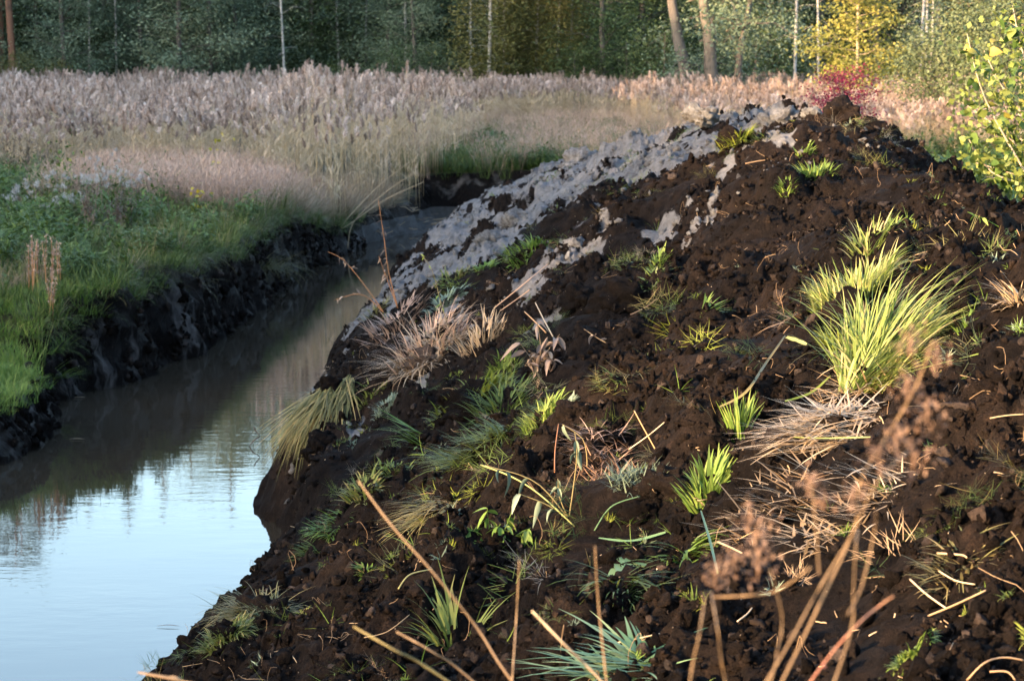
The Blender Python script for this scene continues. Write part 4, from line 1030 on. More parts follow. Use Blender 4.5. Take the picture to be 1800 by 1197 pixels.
tuft('grass_tuft', 'dark green wisp between the brown slope and the arched sedge leaf', 'grass', 1240, 545, 18, 10, (24, 50), (3, 5), (0.9, 1.4), (0.1, 0.4), 'fresh_grass', az=0.6, bias=0.6)
tuft('grass_tuft', 'yellow-green grass above the sod at the upper right', 'grass', 1530, 430, 60, 26, (24, 60), (2.6, 4.4), (0.2, 1.0), (0.1, 0.8), 'bright_grass', az=0.7, bias=0.3)
tuft('moss_tuft', 'green wisp with leaves on the slope above the sod', 'moss', 1575, 398, 40, 20, (14, 36), (2.4, 4.4), (0.5, 1.4), (0.1, 0.8), 'fresh_grass', az=0.4, bias=0.5)
tuft('moss_tuft', 'few green leaves in a pocket of peat right of the tussock', 'moss', 1700, 572, 40, 12, (10, 24), (3.5, 6), (0.2, 1.2), (0.2, 1.0), 'fresh_grass', tint=(0.0, 0.7))
tuft('dry_tuft', 'dry rootlets hanging from the brown slope left of the tussock', 'roots', 1415, 555, 50, 34, (24, 70), (1.6, 2.8), (0.9, 1.9), (0.2, 0.9), 'root', az=3.6, bias=0.5)
tuft('grass_tuft', 'grass wisp above the water on the lime flank', 'grass', 660, 545, 50, 18, (10, 26), (2, 3.4), (0.4, 1.3), (0.2, 1.0), 'dull_sedge')

# large separate clods
for i, (px, py, r, lab) in enumerate([
        (1165, 862, 46, 'tall reddish peat clod beside the bright spiky tuft'), (1128, 915, 30, 'smaller peat clod at the foot of the tall reddish clod'),
        (1490, 560, 40, 'dark peat clod with a hole in the shaggy sod'), (1375, 785, 34, 'dark peat clod left of the pale straw heap'),
        (1250, 795, 36, 'dark peat clod under the small upright tuft'), (840, 735, 46, 'dark crumbly clod under the draped turf'),
        (1480, 205, 30, 'dark peat clod crowning the peak of the heap'), (1700, 560, 46, 'brown peat clod right of the big tussock'),
        (1090, 540, 44, 'smooth brown peat block on the middle slope'), (1020, 535, 34, 'brown peat block left of the smooth block'),
        (1600, 795, 36, 'brown peat clod right of the blurred seed heads'), (880, 965, 40, 'dark peat clod under the leafy green herb'),
        (1010, 735, 30, 'dark peat clod carrying the pale moss cushion'), (560, 795, 30, 'black peat clod beside the hanging sedge')]):
    p = on_heap(px, py); s = p.y / FPX
    o = link('peat_clod', clod_mesh(r * s, 400 + i * 7, 0.85), 'peat'); o.location = p + Vector((0, 0.3 * r * s, 0.05 * r * s)); o.rotation_euler = (0, 0, i * 1.3); tag(o, lab, 'clod', 'big peat clods on the heap')
for i, (px, py, r, lab) in enumerate([
        (1345, 217, 26, 'pale lime boulder lit on its side below the crest'), (1385, 205, 20, 'pale lime lump on the crest left of the peak'),
        (1430, 200, 18, 'last pale lime lump next to the dark peak'), (1235, 203, 26, 'blue-white lime lump at the top of the far shoulder'),
        (1020, 285, 30, 'grey lime mound at the far foot of the shoulder'), (905, 390, 26, 'grey lime lump beside the mud at the ditch end'),
        (860, 425, 22, 'grey lime lump lowest on the far shoulder'), (1010, 430, 18, 'dirty lime lump on the dark slope')]):
    p = on_heap(px, py); s = p.y / FPX
    o = link('lime_lump', clod_mesh(r * s, 500 + i * 7, 0.7), 'clay'); o.location = p + Vector((0, 0.3 * r * s, -0.05 * r * s)); o.rotation_euler = (0, 0, i * 2.1); tag(o, lab, 'lime lump', 'big lime lumps on the heap')

# plants with leaves large enough to pick apart
LEAVES = {}
def leaf_kit(key, mat, L, W, **kw):
    out = []
    for i in range(4):
        V, F = leaf_shape(L, W, **{k: (v[i % len(v)] if isinstance(v, (list, tuple)) else v) for k, v in kw.items()})
        me = np_mesh('leaf', V, [F], np.full(len(V), (i + 0.5) / 4), True); me.materials.append(M[mat]); out.append(me)
    LEAVES[key] = out
leaf_kit('dead', 'dead_leaf', 0.13, 0.05, fold=[1.2, 1.6, 0.9, 1.4], curl=[0.9, -0.7, 1.4, 0.5])
leaf_kit('lance', 'fresh_grass', 0.09, 0.028, fold=[0.3, 0.5], curl=[0.3, 0.6, 0.1, 0.4])
leaf_kit('wilt', 'wormwood', 0.16, 0.05, fold=[0.8, 1.2], curl=[0.9, 0.4, 1.2, 0.6])
leaf_kit('alder', 'alder_leaf', 0.078, 0.070, fold=[0.15, 0.3, 0.05, 0.4], curl=[0.1, 0.3, 0.2, 0.5], n=7, round_=0.7)
leaf_kit('yellow', 'yellow_leaf', 0.07, 0.05, fold=[0.2, 0.4], curl=[0.2, 0.4])
leaf_kit('bush', 'alder_leaf', 0.05, 0.034, fold=[0.2, 0.4], curl=[0.2, 0.4])

def put_leaf(parent, key, loc, yaw, pitch, roll, s=1.0):
    o = link('leaf', LEAVES[key][int(rng.integers(4))], None, parent)
    o.location = loc; o.rotation_euler = Euler((roll, pitch, yaw), 'XYZ'); o.scale = (s, s, s)
    return o

def leafy(name, label, cat, px, py, stems, leaf, nleaf, lscale, mat, stem_r=0.004, p=None, pitch=(-0.2, 1.0), tint=0.5):
    """stems: list of pixel offset paths from the base (dx, up) plus depth offset"""
    if p is None: p = on_heap(px, py)
    s = p.y / FPX
    e = thing(name, label, cat, p)
    for path in stems:
        P = spline([(0, 0, -0.02)] + [(dx * s, dd * s, up * s) for dx, up, dd in path], 10)
        mb = MB(); V, F = tube(P, np.linspace(stem_r, stem_r * 0.4, 10), 5); mb.add(V, F, tint); st = mb.build('stem', mat, e, smooth=True)
        for _ in range(nleaf):
            t = rng.uniform(0.25, 1.0) * 9; i = min(int(t), 8); q = P[i] + (P[i + 1] - P[i]) * (t - i)
            put_leaf(st, leaf, q, rng.uniform(0, 6.28), rng.uniform(*pitch), rng.normal(0, 0.5), lscale * rng.uniform(0.6, 1.15))
    return e
leafy('withered_plant', 'withered plant with pale curled dead leaves in mid heap', 'plant', 950, 645, [[(-20, 20, 0), (-36, 42, 0)], [(0, 40, 0), (-6, 80, 0)], [(14, 30, 0), (34, 58, 4)], [(-8, 6, -6), (-26, 8, -12)], [(10, 10, -6), (26, 12, -12)]], 'dead', 7, 0.8, 'tan_stem', 0.005, pitch=(-0.6, 1.4))
leafy('withered_leaf_stalk', 'grey dead leaf on a stalk right of the curled dead leaves', 'plant', 1070, 600, [[(-20, 6, 0), (-44, 22, 0)]], 'dead', 3, 0.6, 'straw', 0.004, pitch=(0.2, 1.0))
leafy('leafy_herb', 'green leafy herb with narrow leaves in the lower middle', 'herb', 870, 955, [[(-30, 20, 0), (-60, 26, -4)], [(-10, 30, 0), (-14, 64, 0)], [(18, 26, 0), (30, 58, 0)], [(30, 10, -6), (64, 30, -8)], [(-20, 6, -10), (-50, 0, -20)], [(0, 14, -10), (10, 40, -20)]], 'lance', 11, 1.0, 'fresh_grass', 0.003)
leafy('wilted_plant', 'wilted plant with drooping blue-green leaves behind the leafy herb', 'plant', 1000, 905, [[(-60, 60, 0), (-150, 90, 0)], [(-16, 30, 0), (-20, 66, 0)], [(8, 50, 0), (14, 110, 0), (10, 150, 0)], [(-40, 20, -5), (-90, 40, -6)]], 'wilt', 3, 0.55, 'dull_sedge', 0.004, pitch=(0.4, 1.5), tint=0.8)
leafy('bent_stalk', 'bent green stalk with one hanging leaf above the wilted plant', 'plant', 1030, 820, [[(2, 10, 0), (-6, 50, 0), (-42, 76, 0)]], 'wilt', 1, 0.6, 'dull_sedge', 0.004, pitch=(1.0, 1.4), tint=0.9)
leafy('thin_weed', 'thin dead weed with few small leaves near the water side', 'weed', 790, 575, [[(-14, 40, 0), (-30, 100, 0), (-50, 130, 0)]], 'lance', 8, 0.55, 'dull_sedge', 0.004, tint=0.8)
leafy('tiny_sprig', 'leafy creeping sprig right of the peak', 'plant', 1760, 395, [[(-30, 10, 0), (-60, 22, 0)], [(20, -10, -6), (40, -14, -10)]], 'lance', 5, 0.8, 'fresh_grass', 0.003)
# rust-red dead weeds standing at the edge before the water
leafy('rust_weed', 'rust-brown dead weed standing tall before the far water', 'weed', 700, 540, [[(-16, 60, 0), (-24, 120, 0), (-34, 190, 0)], [(-20, 50, 4), (-34, 90, 4)]], 'dead', 9, 0.45, 'rust', 0.006, pitch=(-0.5, 1.0))
leafy('rust_weed', 'rust-brown weed leaning left over the far water', 'weed', 676, 548, [[(-30, 40, 0), (-70, 90, 0), (-100, 106, 0)], [(-40, 30, 4), (-90, 20, 6)]], 'dead', 8, 0.45, 'rust', 0.006, pitch=(-0.5, 1.0))

# single sedge leaves and stalks lying on the heap
def lying(name, label, cat, pts, width, mat, lift=6, flat=True, tint=0.6, group=None):
    pp = spline([(x, y, 0) for x, y in pts], 12)
    qy = np.array([on_heap(x, y).y for x, y, _ in pp])
    lin = np.minimum(np.linspace(qy[0], qy[-1], 12), qy)
    dep = lin.copy()
    for i in range(12): dep[i] = lin[max(0, i - 1):i + 2].min()
    dep = np.convolve(np.pad(dep, 1, 'edge'), [.25, .5, .25], 'valid') - 0.02 - lift * 0.002
    Q = [at_depth(x, y, d) for (x, y, _), d in zip(pp, dep)]
    s = Q[0].y / FPX
    base = Q[0].copy(); P = spline([tuple(q - base) for q in Q], 16)
    mb = MB()
    if flat:
        w = 0.62 * width * s * (0.35 + 0.65 * np.sin(np.linspace(0.35, math.pi - 0.08, 16)) ** 0.6); V, F = ribbon(P, w)
        mb.add(V, F, np.clip(tint + 0.1 * np.repeat(np.linspace(-1, 1, 16), 3), 0, 1))
    else:
        V, F = tube(P, 0.5 * width * s / 2 * np.linspace(1, 0.75, 16), 6); mb.add(V, F, tint)
    o = mb.build(name, mat, None, base, smooth=True)
    return tag(o, label, cat, group)
for a in [
        ('sedge_leaf', 'long arched green leaf left of the big tussock', 'leaf', [(1265, 715), (1310, 690), (1345, 640), (1380, 590)], 8, 'dull_sedge', True, .9),
        ('sedge_leaf', 'stiff upright pale green blade in front of the big tussock', 'leaf', [(1520, 670), (1519, 620), (1521, 560), (1527, 515)], 11, 'bright_grass', True, .6),
        ('sedge_leaf', 'grey-green blade slanting across the foot of the big tussock', 'leaf', [(1475, 675), (1520, 640), (1590, 590)], 8, 'blue_sedge', True, .6),
        ('sedge_leaf', 'long green blade pointing right from the big tussock', 'leaf', [(1560, 665), (1640, 642), (1720, 622)], 7, 'bright_grass', True, .2),
        ('sedge_leaf', 'pale flat stalk lying straight under the straw heap', 'leaf', [(1392, 768), (1450, 770), (1530, 768)], 7, 'bright_grass', True, .75),
        ('sedge_leaf', 'green blade rising from the straw heap to the left', 'leaf', [(1380, 705), (1425, 690), (1460, 660)], 7, 'bright_grass', True, .3),
        ('sedge_leaf', 'broad pale stub of a leaf above the arched leaf', 'leaf', [(1382, 592), (1400, 598), (1418, 605)], 16, 'bright_grass', True, .8),
        ('sedge_leaf', 'straight green blade standing above the sedge clump', 'leaf', [(1262, 1010), (1248, 950), (1232, 897)], 9, 'blue_sedge', True, .9),
        ('sedge_leaf', 'green blade curving left from the sedge clump', 'leaf', [(1170, 935), (1110, 950), (1052, 945)], 9, 'blue_sedge', True, .4),
        ('plant_stalk', 'pale yellow stalk bent over above the wilted plant', 'stalk', [(845, 817), (900, 838), (950, 870), (1010, 925)], 6, 'bright_grass', False, .8),
        ('plant_stalk', 'grey stalk curving from the feathery plant to the clod', 'stalk', [(1045, 932), (1075, 890), (1125, 872)], 6, 'blue_sedge', False, .5),
        ('straw_stalk', 'two-toned straw stalk crossing the slope below the lime', 'stalk', [(868, 542), (920, 500), (968, 460)], 4, 'pink_grass', False, .7),
        ('straw_stalk', 'thin straw parallel below the two-toned straw', 'stalk', [(880, 546), (930, 510), (950, 490)], 3, 'pink_grass', False, .9),
        ('straw_stalk', 'stick of straw standing above the dead curled leaves', 'stalk', [(972, 592), (955, 560), (941, 532)], 5, 'straw', False, .8),
        ('straw_stalk', 'reddish straw stick leaning above the dead curled leaves', 'stalk', [(960, 585), (940, 565), (922, 548)], 5, 'rust', False, .9),
        ('straw_stalk', 'straight pale stick at the lower right edge', 'stalk', [(1632, 1082), (1680, 1062), (1733, 1037)], 8, 'straw', False, .5),
        ('straw_stalk', 'forked grey straw crossing the straight pale stick', 'stalk', [(1600, 1018), (1630, 1045), (1668, 1072)], 8, 'straw', False, .9),
        ('straw_stalk', 'grey straw right of the forked straw', 'stalk', [(1650, 1003), (1680, 1020), (1715, 1027)], 6, 'straw', False, .9),
        ('straw_stalk', 'broken straw above the forked grey straw', 'stalk', [(1648, 972), (1690, 975), (1700, 980)], 9, 'straw', False, .5),
        ('straw_stalk', 'short pale straw right of the sedge clump', 'stalk', [(1262, 952), (1285, 962), (1305, 972)], 8, 'straw', False, .9),
        ('straw_stalk', 'long straw lying above the flattened sedge blades', 'stalk', [(1080, 1130), (1120, 1122), (1160, 1113)], 6, 'straw', False, .9),
        ('straw_stalk', 'orange stick in the pale dead stalks of mid heap', 'stalk', [(1115, 722), (1130, 750), (1155, 795)], 5, 'rust', False, .9),
        ('straw_stalk', 'white split straw left of the orange stick', 'stalk', [(1105, 790), (1140, 765), (1168, 742)], 5, 'straw', False, 1.0),
        ('straw_stalk', 'brown stalk standing below the bent green stalk', 'stalk', [(975, 830), (976, 790), (982, 745)], 5, 'rust', False, .3),
        ('straw_stalk', 'straw in the hollow at the right of the tussock foot', 'stalk', [(1740, 735), (1770, 730), (1800, 728)], 5, 'straw', False, .5),
        ('straw_stalk', 'small white straw piece on the lower right slope', 'stalk', [(1296, 1092), (1312, 1080), (1322, 1068)], 7, 'straw', False, 1.0),
        ('straw_stalk', 'thin brown root stretched along the left water slope', 'stalk', [(640, 1120), (680, 1110), (720, 1080)], 4, 'straw', False, .4),
        ('straw_stalk', 'pale looped blade on the dark slope in the lower middle', 'stalk', [(700, 1035), (720, 1010), (760, 1000)], 6, 'bright_grass', False, .9),
        ('bare_root', 'tan looped root at the bottom right corner', 'root', [(1700, 1195), (1730, 1165), (1765, 1155), (1800, 1160)], 8, 'root', False, .9),
        ('bare_root', 'second tan root crossing the looped one', 'root', [(1740, 1180), (1770, 1180), (1785, 1195)], 8, 'root', False, .8),
        ('dead_stick', 'dark stick on the upper slope by the brown block', 'stick', [(1105, 555), (1135, 540), (1155, 525)], 5, 'dark_dry', False, .5),
        ('dead_stick', 'pale stick below the lime boulder', 'stick', [(1310, 288), (1330, 284), (1345, 282)], 6, 'root', False, .6)]:
    lying(a[0], a[1], a[2], a[3], a[4], a[5], flat=a[6], tint=a[7], group='loose stalks on the heap')

# small litter over the whole heap, nobody could count it
def heap_scatter(n, ymin, ymax, cond, lift=0.005):
    x, y = heap_samples(n, ymin, ymax); k = cond(x, y); x, y = x[k], y[k]
    z = heap_z(x, y) + lift; ok = z > 0.38
    return np.stack([x, y, z], 1)[ok]
STRAW = protos([(lambda: (lambda mb: (mb.add(*tube(curve_pts((-l / 2, 0, 0), (l / 2, 0, 0.01), 5, 0, l * 0.03), r, 4), tn), mb.mesh('straw'))[1])(MB()))() for l, r, tn in ((.08, .0018, .55), (.13, .0016, .3), (.05, .0024, .5), (.17, .0014, .2), (.04, .002, .8), (.10, .0012, .1))])
for o in STRAW.objects: o.data.materials.append(M['straw'])
P = heap_scatter(2600, 5, 30, lambda x, y: perlin(x / 1.1, y / 1.6, 95) + 0.35 * (x > 0.9) * (y < 13) > 0.22)
scatter('straw_litter', STRAW, P, rnd(len(P), 0.5, 1.3), np.stack([rng.normal(0, .3, len(P)), rng.normal(0, .45, len(P)), rnd(len(P), 0, 6.28)], 1), label='scattered bits of straw on the peat')
ROOTS = protos([(lambda: (lambda mb: (mb.add(*tube(spline(np.cumsum(rng.normal(0, .03, (6, 3)) * np.array([1.3, 1, .5]), 0), 12), .0011, 3), rng.random()), mb.mesh('rootlet'))[1])(MB()))() for _ in range(7)])
for o in ROOTS.objects: o.data.materials.append(M['root'])
P = heap_scatter(1300, 5, 26, lambda x, y: perlin(x / 0.8, y / 1.1, 96) > 0.15)
scatter('rootlets', ROOTS, P, rnd(len(P), 0.6, 1.4), rnd((len(P), 3), 0, 6.28), label='fine rootlets hanging out of the peat')
SPRIG = protos([tuft_mesh(26, 0.03, (0.02, 0.07), (0.004, 0.009), (0.3, 1.4), (0.2, 1.3), mat=m_, name='sprig') for m_ in ('fresh_grass', 'grass', 'moss', 'wormwood')]
               + [tuft_mesh(9, 0.03, (0.08, 0.2), (0.004, 0.008), (0.7, 1.5), (0.1, 0.7), mat='fresh_grass', name='sprig')])
P = heap_scatter(2600, 5, 40, lambda x, y: perlin(x / 0.9, y / 1.3, 97) + 0.35 * np.exp(-((x - 0.1) / 1.2) ** 2 - ((y - 14.5) / 4) ** 2) > 0.22)
scatter('green_sprigs', SPRIG, P, rnd(len(P), 0.5, 1.2), rot_z(len(P), 0.5), label='tiny torn green sprigs on the peat')

MATS = protos([tuft_mesh(70, 0.11, (0.05, 0.16), (0.0025, 0.005), (1.1, 1.8), (-0.3, 0.6), mat=m_, name='mat') for m_ in ('dry_grass', 'dull_sedge', 'grass', 'grass', 'moss', 'dull_sedge')])
P = heap_scatter(1500, 5.5, 30, lambda x, y: perlin(x / 0.7, y / 1.0, 98) + 0.4 * np.exp(-((x - 0.2) / 1.1) ** 2 - ((y - 13.5) / 4.5) ** 2) > 0.38)
scatter('turf_scraps', MATS, P, rnd(len(P), 0.5, 1.25), rot_z(len(P), 0.45), label='flattened scraps of turf and dry litter trodden into the peat')

# ------------------------------------------------------------------ alder bush at the right, behind the shoulder of the heap
def alder_bush():
    Y0 = 18.0
    bx = (1880 - 900) / FPX * Y0
    e = thing('alder_bush', 'leafy green-yellow alder bush at the right edge behind the heap', 'bush', (bx, Y0, gz(bx, Y0) - 0.05))
    o = Vector(e.location)
    limbs = [[(1865, 420), (1800, 300), (1730, 170), (1700, 60)], [(1865, 400), (1790, 260), (1720, 200), (1690, 180)], [(1870, 380), (1820, 240), (1760, 150), (1730, 90)],
             [(1870, 400), (1800, 330), (1740, 300), (1700, 240)], [(1875, 420), (1830, 330), (1760, 300), (1710, 285)], [(1880, 380), (1850, 220), (1800, 100), (1780, 10)],
             [(1875, 420), (1840, 300), (1790, 190), (1745, 130)], [(1880, 420), (1840, 340), (1780, 320), (1730, 310)], [(1885, 300), (1850, 160), (1800, 60), (1770, 40)],
             [(1880, 400), (1830, 280), (1770, 230), (1715, 210)], [(1880, 400), (1850, 260), (1810, 170), (1790, 90)], [(1890, 400), (1860, 300), (1820, 240), (1790, 200)]]
    small = MB(); cnt = 0
    for i, l in enumerate(limbs):
        dd = rng.uniform(-0.5, 0.7)
        P = spline([(0, 0, 0)] + [tuple(at_depth(x, y, Y0 + dd * (k + 1) / 4) - o) for k, (x, y) in enumerate(l)], 16)
        mb = MB(); V, F = tube(P, np.linspace(0.016, 0.003, 16), 5); mb.add(V, F, 0.5)
        st = mb.build('branch', 'young_bark', e, smooth=True)
        for _ in range(24):
            t = rng.uniform(0.35, 1.0) * 15; k = min(int(t), 14); q = P[k] + (P[k + 1] - P[k]) * (t - k) + rng.normal(0, 0.05, 3)
            put_leaf(st, 'alder', q, rng.uniform(0, 6.28), rng.uniform(-0.5, 1.1), rng.normal(0, 0.7), rng.uniform(0.75, 1.25)); cnt += 1
        n = 170; t = rnd(n, 0.15, 1.0) * 15; k = np.minimum(t.astype(int), 14)
        C = P[k] + (P[k + 1] - P[k]) * (t - k)[:, None] + rng.normal(0, 0.11, (n, 3))
        l_ = rnd(n, 0.035, 0.065)
        V, F = rand_leaves(C, l_, l_ * 0.8, 0.1); small.add(V, F, np.repeat(rng.random(n), 4))
    f = small.build('small_leaves', 'alder_leaf', e); f['kind'] = 'stuff'
alder_bush()

# ------------------------------------------------------------------ dry stalks close to the viewer
def near_plant(name, label, cat, depth, stems, mat, heads=(), tint=0.6, head_mat='seed_head', group=None):
    """stems: [(pixel path from tip down to the lower frame edge, thickness in px)], each carried on down to the heap"""
    last = stems[0][0][-1]; b = at_depth(last[0], last[1], depth)
    b = Vector((b.x, b.y, float(heap_z(np.array([b.x]), np.array([b.y]))[0]) - 0.03))
    e = thing(name, label, cat, b, 0, group); s = depth / FPX
    for path, w in stems:
        pts = [at_depth(x, y, depth + 0.06 * math.sin(x * 0.7 + k)) - b for k, (x, y) in enumerate(path)]
        if path[-1][1] > 1185:
            dv = pts[-1] - pts[-2]; dv = dv / max(1e-6, abs(dv.z)); dv.y = 0
            for st_ in (0.15, 0.35, 0.6):
                if pts[-1].z > 0.5: pts.append(pts[-1] + dv * (0.25 if st_ < 0.3 else 0.3) * Vector((1, 1, 1)).x)
                dv.x *= 0.6
            pts.append(Vector((pts[-1].x + dv.x * 0.1, 0, 0)))
        P = spline([tuple(q) for q in pts], 44)
        mb = MB(); V, F = tube(P, w * 0.36 * s / 2 * np.linspace(0.75, 1.25, 44) * (1 + 0.35 * (np.arange(44) % 9 == 4)), 7); mb.add(V, F, np.repeat(np.clip(tint + 0.25 * np.linspace(1, -1, 44) + rng.normal(0, .06, 44), 0, 1), 7))
        mb.build('stem', mat, e, smooth=True)
    for (hx_, hy_, r, n) in heads:
        c = np.array(at_depth(hx_, hy_, depth) - b)
        mb = MB(); n = n * 2; C = c + rng.normal(0, 1, (n, 3)) * np.array([r * 0.6, r * 0.5, r * 0.75]) * s
        V, F, T = blades(C, rnd(n, 0, 6.28), rnd(n, 5, 14) * s, rnd(n, 3, 7) * s, rnd(n, 0, 2.4), rnd(n, 0, 1.5), rng.random(n), 3, 0.3); mb.add(V, F, T)
        V, F = tube(c + np.array([[0, 0, -r * s], [0, 0, 0], [0.1 * r * s, 0, r * s * 0.8]]), 2.2 * s, 4); mb.add(V, F, 0.3)
        mb.build('seed_head', head_mat, e)
    return e
near_plant('dry_stalk', 'long brown stalk slanting up to the left at the bottom centre', 'stalk', 4.2, [([(630, 845), (690, 925), (765, 1010), (840, 1105), (900, 1197)], 10)], 'tan_stem', tint=.35)
near_plant('reed_leaf', 'single olive green reed leaf at the bottom centre', 'leaf', 4.0, [([(622, 1101), (690, 1140), (780, 1192)], 12)], 'dull_sedge', tint=.7)
near_plant('dry_stalk', 'short brown twig beside the olive reed leaf', 'stalk', 4.4, [([(697, 1110), (760, 1145), (832, 1197)], 9)], 'tan_stem', tint=.5)
near_plant('dry_stalk', 'thin upright tan stalk at the bottom centre', 'stalk', 4.4, [([(913, 985), (908, 1080), (900, 1197)], 7)], 'tan_stem', tint=.7)
near_plant('dry_stalk', 'thick pale stalk cut off at its tip at the bottom centre', 'stalk', 4.2, [([(935, 1073), (990, 1130), (1058, 1197)], 11)], 'straw', tint=.7)
near_plant('dry_stalk', 'thin orange stalk right of the pale cut stalk', 'stalk', 3.9, [([(1046, 960), (1052, 1060), (1066, 1197)], 9)], 'tan_stem', tint=.5)
near_plant('dry_stalk', 'bent tan stalk in the very corner at the bottom left', 'stalk', 4.6, [([(300, 1188), (318, 1192), (335, 1199)], 8)], 'tan_stem', tint=.7)
near_plant('dead_weed', 'tall blurred dead weed with brown seed heads in front of the straw', 'weed', 3.0,
           [([(1640, 600), (1610, 680), (1560, 765), (1512, 847), (1504, 922), (1450, 1043), (1375, 1197)], 11), ([(1600, 790), (1540, 850), (1500, 935), (1442, 1030), (1350, 1193)], 9),
            ([(1540, 900), (1537, 935), (1515, 1030), (1490, 1080)], 8), ([(1508, 930), (1504, 964), (1500, 1047), (1498, 1097), (1467, 1197)], 9),
            ([(1354, 1001), (1375, 1085), (1365, 1150), (1355, 1197)], 8), ([(1425, 850), (1432, 900), (1440, 1010)], 6)],
           'tan_stem', [(1600, 605, 26, 46), (1645, 625, 22, 36), (1595, 680, 26, 46), (1630, 720, 26, 40), (1575, 765, 26, 46), (1605, 805, 26, 46), (1545, 800, 22, 36), (1422, 850, 20, 36), (1500, 870, 20, 30), (1450, 880, 16, 26)], tint=.5)
near_plant('dead_weed', 'forked dead weed with an arching side stem at the bottom right', 'weed', 3.1,
           [([(1250, 1039), (1262, 1110), (1275, 1197)], 8), ([(1240, 1045), (1228, 1120), (1213, 1197)], 8), ([(1425, 997), (1367, 1037), (1317, 1046), (1254, 1049)], 8)],
           'tan_stem', [(1330, 935, 30, 60), (1333, 989, 26, 50), (1258, 1010, 24, 46), (1290, 985, 20, 36), (1318, 915, 16, 26)], tint=.6)
near_plant('red_stalk', 'dark red young stalk slanting up to the right at the bottom right', 'stalk', 3.3, [([(1571, 1047), (1545, 1065), (1500, 1105), (1425, 1197)], 8), ([(1441, 1150), (1447, 1165), (1450, 1172)], 5)], 'red_stem', tint=.55)

# ------------------------------------------------------------------ plants on the left bank
def bank_plant(name, label, cat, px, py, h_px, build, group=None):
    p = on_ground(px, py); s = p.y / FPX
    e = thing(name, label, cat, p + Vector((0, 0, -0.03)), 0, group); build(e, h_px * s, s); return e
def stems_into(e, n, h, rad, mat, r=0.005, lean=0.2):
    out = []; mb = MB()
    for _ in range(n):
        az = rng.uniform(0, 6.28); b, _a = disc(1, rad); hh = h * rng.uniform(0.75, 1.05); l = rng.uniform(0, lean)
        P = spline([tuple(b[0]), (b[0, 0] + math.cos(az) * l * hh * .3, b[0, 1] + math.sin(az) * l * hh * .3, hh * .55), (b[0, 0] + math.cos(az) * l * hh, b[0, 1] + math.sin(az) * l * hh, hh)], 8)
        V, F = tube(P, np.linspace(r, r * .4, 8), 4); mb.add(V, F, rng.random()); out.append(P)
    mb.build('stems', mat, e)
    return out
def fluffy(e, h, s):
    mb = MB(); lf = MB()
    for P in stems_into(e, 6, h, 0.08, 'dark_dry', 0.005, 0.3):
        for _ in range(2):
            c = P[-1] + rng.normal(0, 0.06, 3) * np.array([1, 1, .5]); n = 34
            V, F, T = blades(np.repeat(c[None], n, 0) + rng.normal(0, .014, (n, 3)), rnd(n, 0, 6.28), rnd(n, .02, .045), rnd(n, .006, .012), rnd(n, 0, 1.7), rnd(n, 0, .6), rng.random(n), 2, .5); MB().add(V, F, T).build('seed_fluff', 'fluff', e)
        n = 16; k = rng.integers(1, 7, n)
        V, F, T = blades(P[k], rnd(n, 0, 6.28), rnd(n, .05, .10), rnd(n, .012, .022), rnd(n, .8, 1.8), rnd(n, 0, 1), rng.random(n), 2); lf.add(V, F, T)
    lf.build('leaves', 'dark_dry', e)
fl = [(20, 400, 70), (45, 410, 82), (68, 405, 92), (105, 402, 95), (88, 420, 80), (125, 430, 85), (150, 415, 105), (170, 400, 110), (188, 405, 105), (215, 398, 95), (236, 400, 95), (180, 385, 110)]
for i, (px, py, h) in enumerate(fl):
    j = sorted(q[0] for q in fl).index(px)
    bank_plant('fluffy_weed', 'dead weed with white seed fluff on the left bank, %s from the left' % ORD[j], 'weed', px, py, h, fluffy, 'white fluffy weeds on the left bank')
def dark_weed(e, h, s):
    lf = MB()
    for P in stems_into(e, 9, h, 0.16, 'dark_dry', 0.006, 0.2):
        n = 46; k = rng.integers(2, 8, n)
        V, F, T = blades(P[k] + rng.normal(0, .03, (n, 3)), rnd(n, 0, 6.28), rnd(n, .04, .10), rnd(n, .010, .022), rnd(n, .3, 2.2), rnd(n, 0, 1.2), rng.random(n), 2, .3); lf.add(V, F, T)
    lf.build('withered_leaves', 'dark_dry', e)
for px, py, h, lab in [(155, 440, 110, 'dark withered weed in the white fluff on the left bank'), (225, 430, 105, 'dark withered weed at the right of the white fluff'), (200, 440, 95, 'dark withered weed between the other two dark weeds'),
                       (20, 350, 110, 'dark seedy weed at the left edge before the reeds'), (55, 352, 115, 'tallest dark seedy weed left before the reeds'), (85, 350, 105, 'dark seedy weed left of the green-leaved sapling')]:
    bank_plant('dark_weed', lab, 'weed', px, py, h, dark_weed, 'dark withered weeds on the left bank')
def dock(e, h, s):
    lf = MB()
    for P in stems_into(e, 4, h, 0.07, 'rust', 0.006, 0.1):
        n = 60; k = rng.integers(3, 8, n)
        V, F, T = blades(P[k] + rng.normal(0, .012, (n, 3)), rnd(n, 0, 6.28), rnd(n, .015, .035), rnd(n, .008, .014), rnd(n, .1, 1.2), rnd(n, 0, 1), rng.random(n), 2, .4); lf.add(V, F, T)
    lf.build('seeds', 'pink_grass', e)
for i, (px, py, h, lab) in enumerate([(50, 520, 105, 'pinkish dead dock stems, leftmost on the left bank'), (68, 515, 90, 'pinkish dead dock stems, second from the left'), (85, 520, 105, 'pinkish dead dock stems in the middle of the row'),
                       (102, 512, 90, 'pinkish dead dock stems, rightmost of the row'), (88, 560, 80, 'pinkish dead dock stems standing lowest on the bank')]):
    bank_plant('dock_stems', lab, 'weed', px, py, h, dock, 'dead dock stems on the left bank')
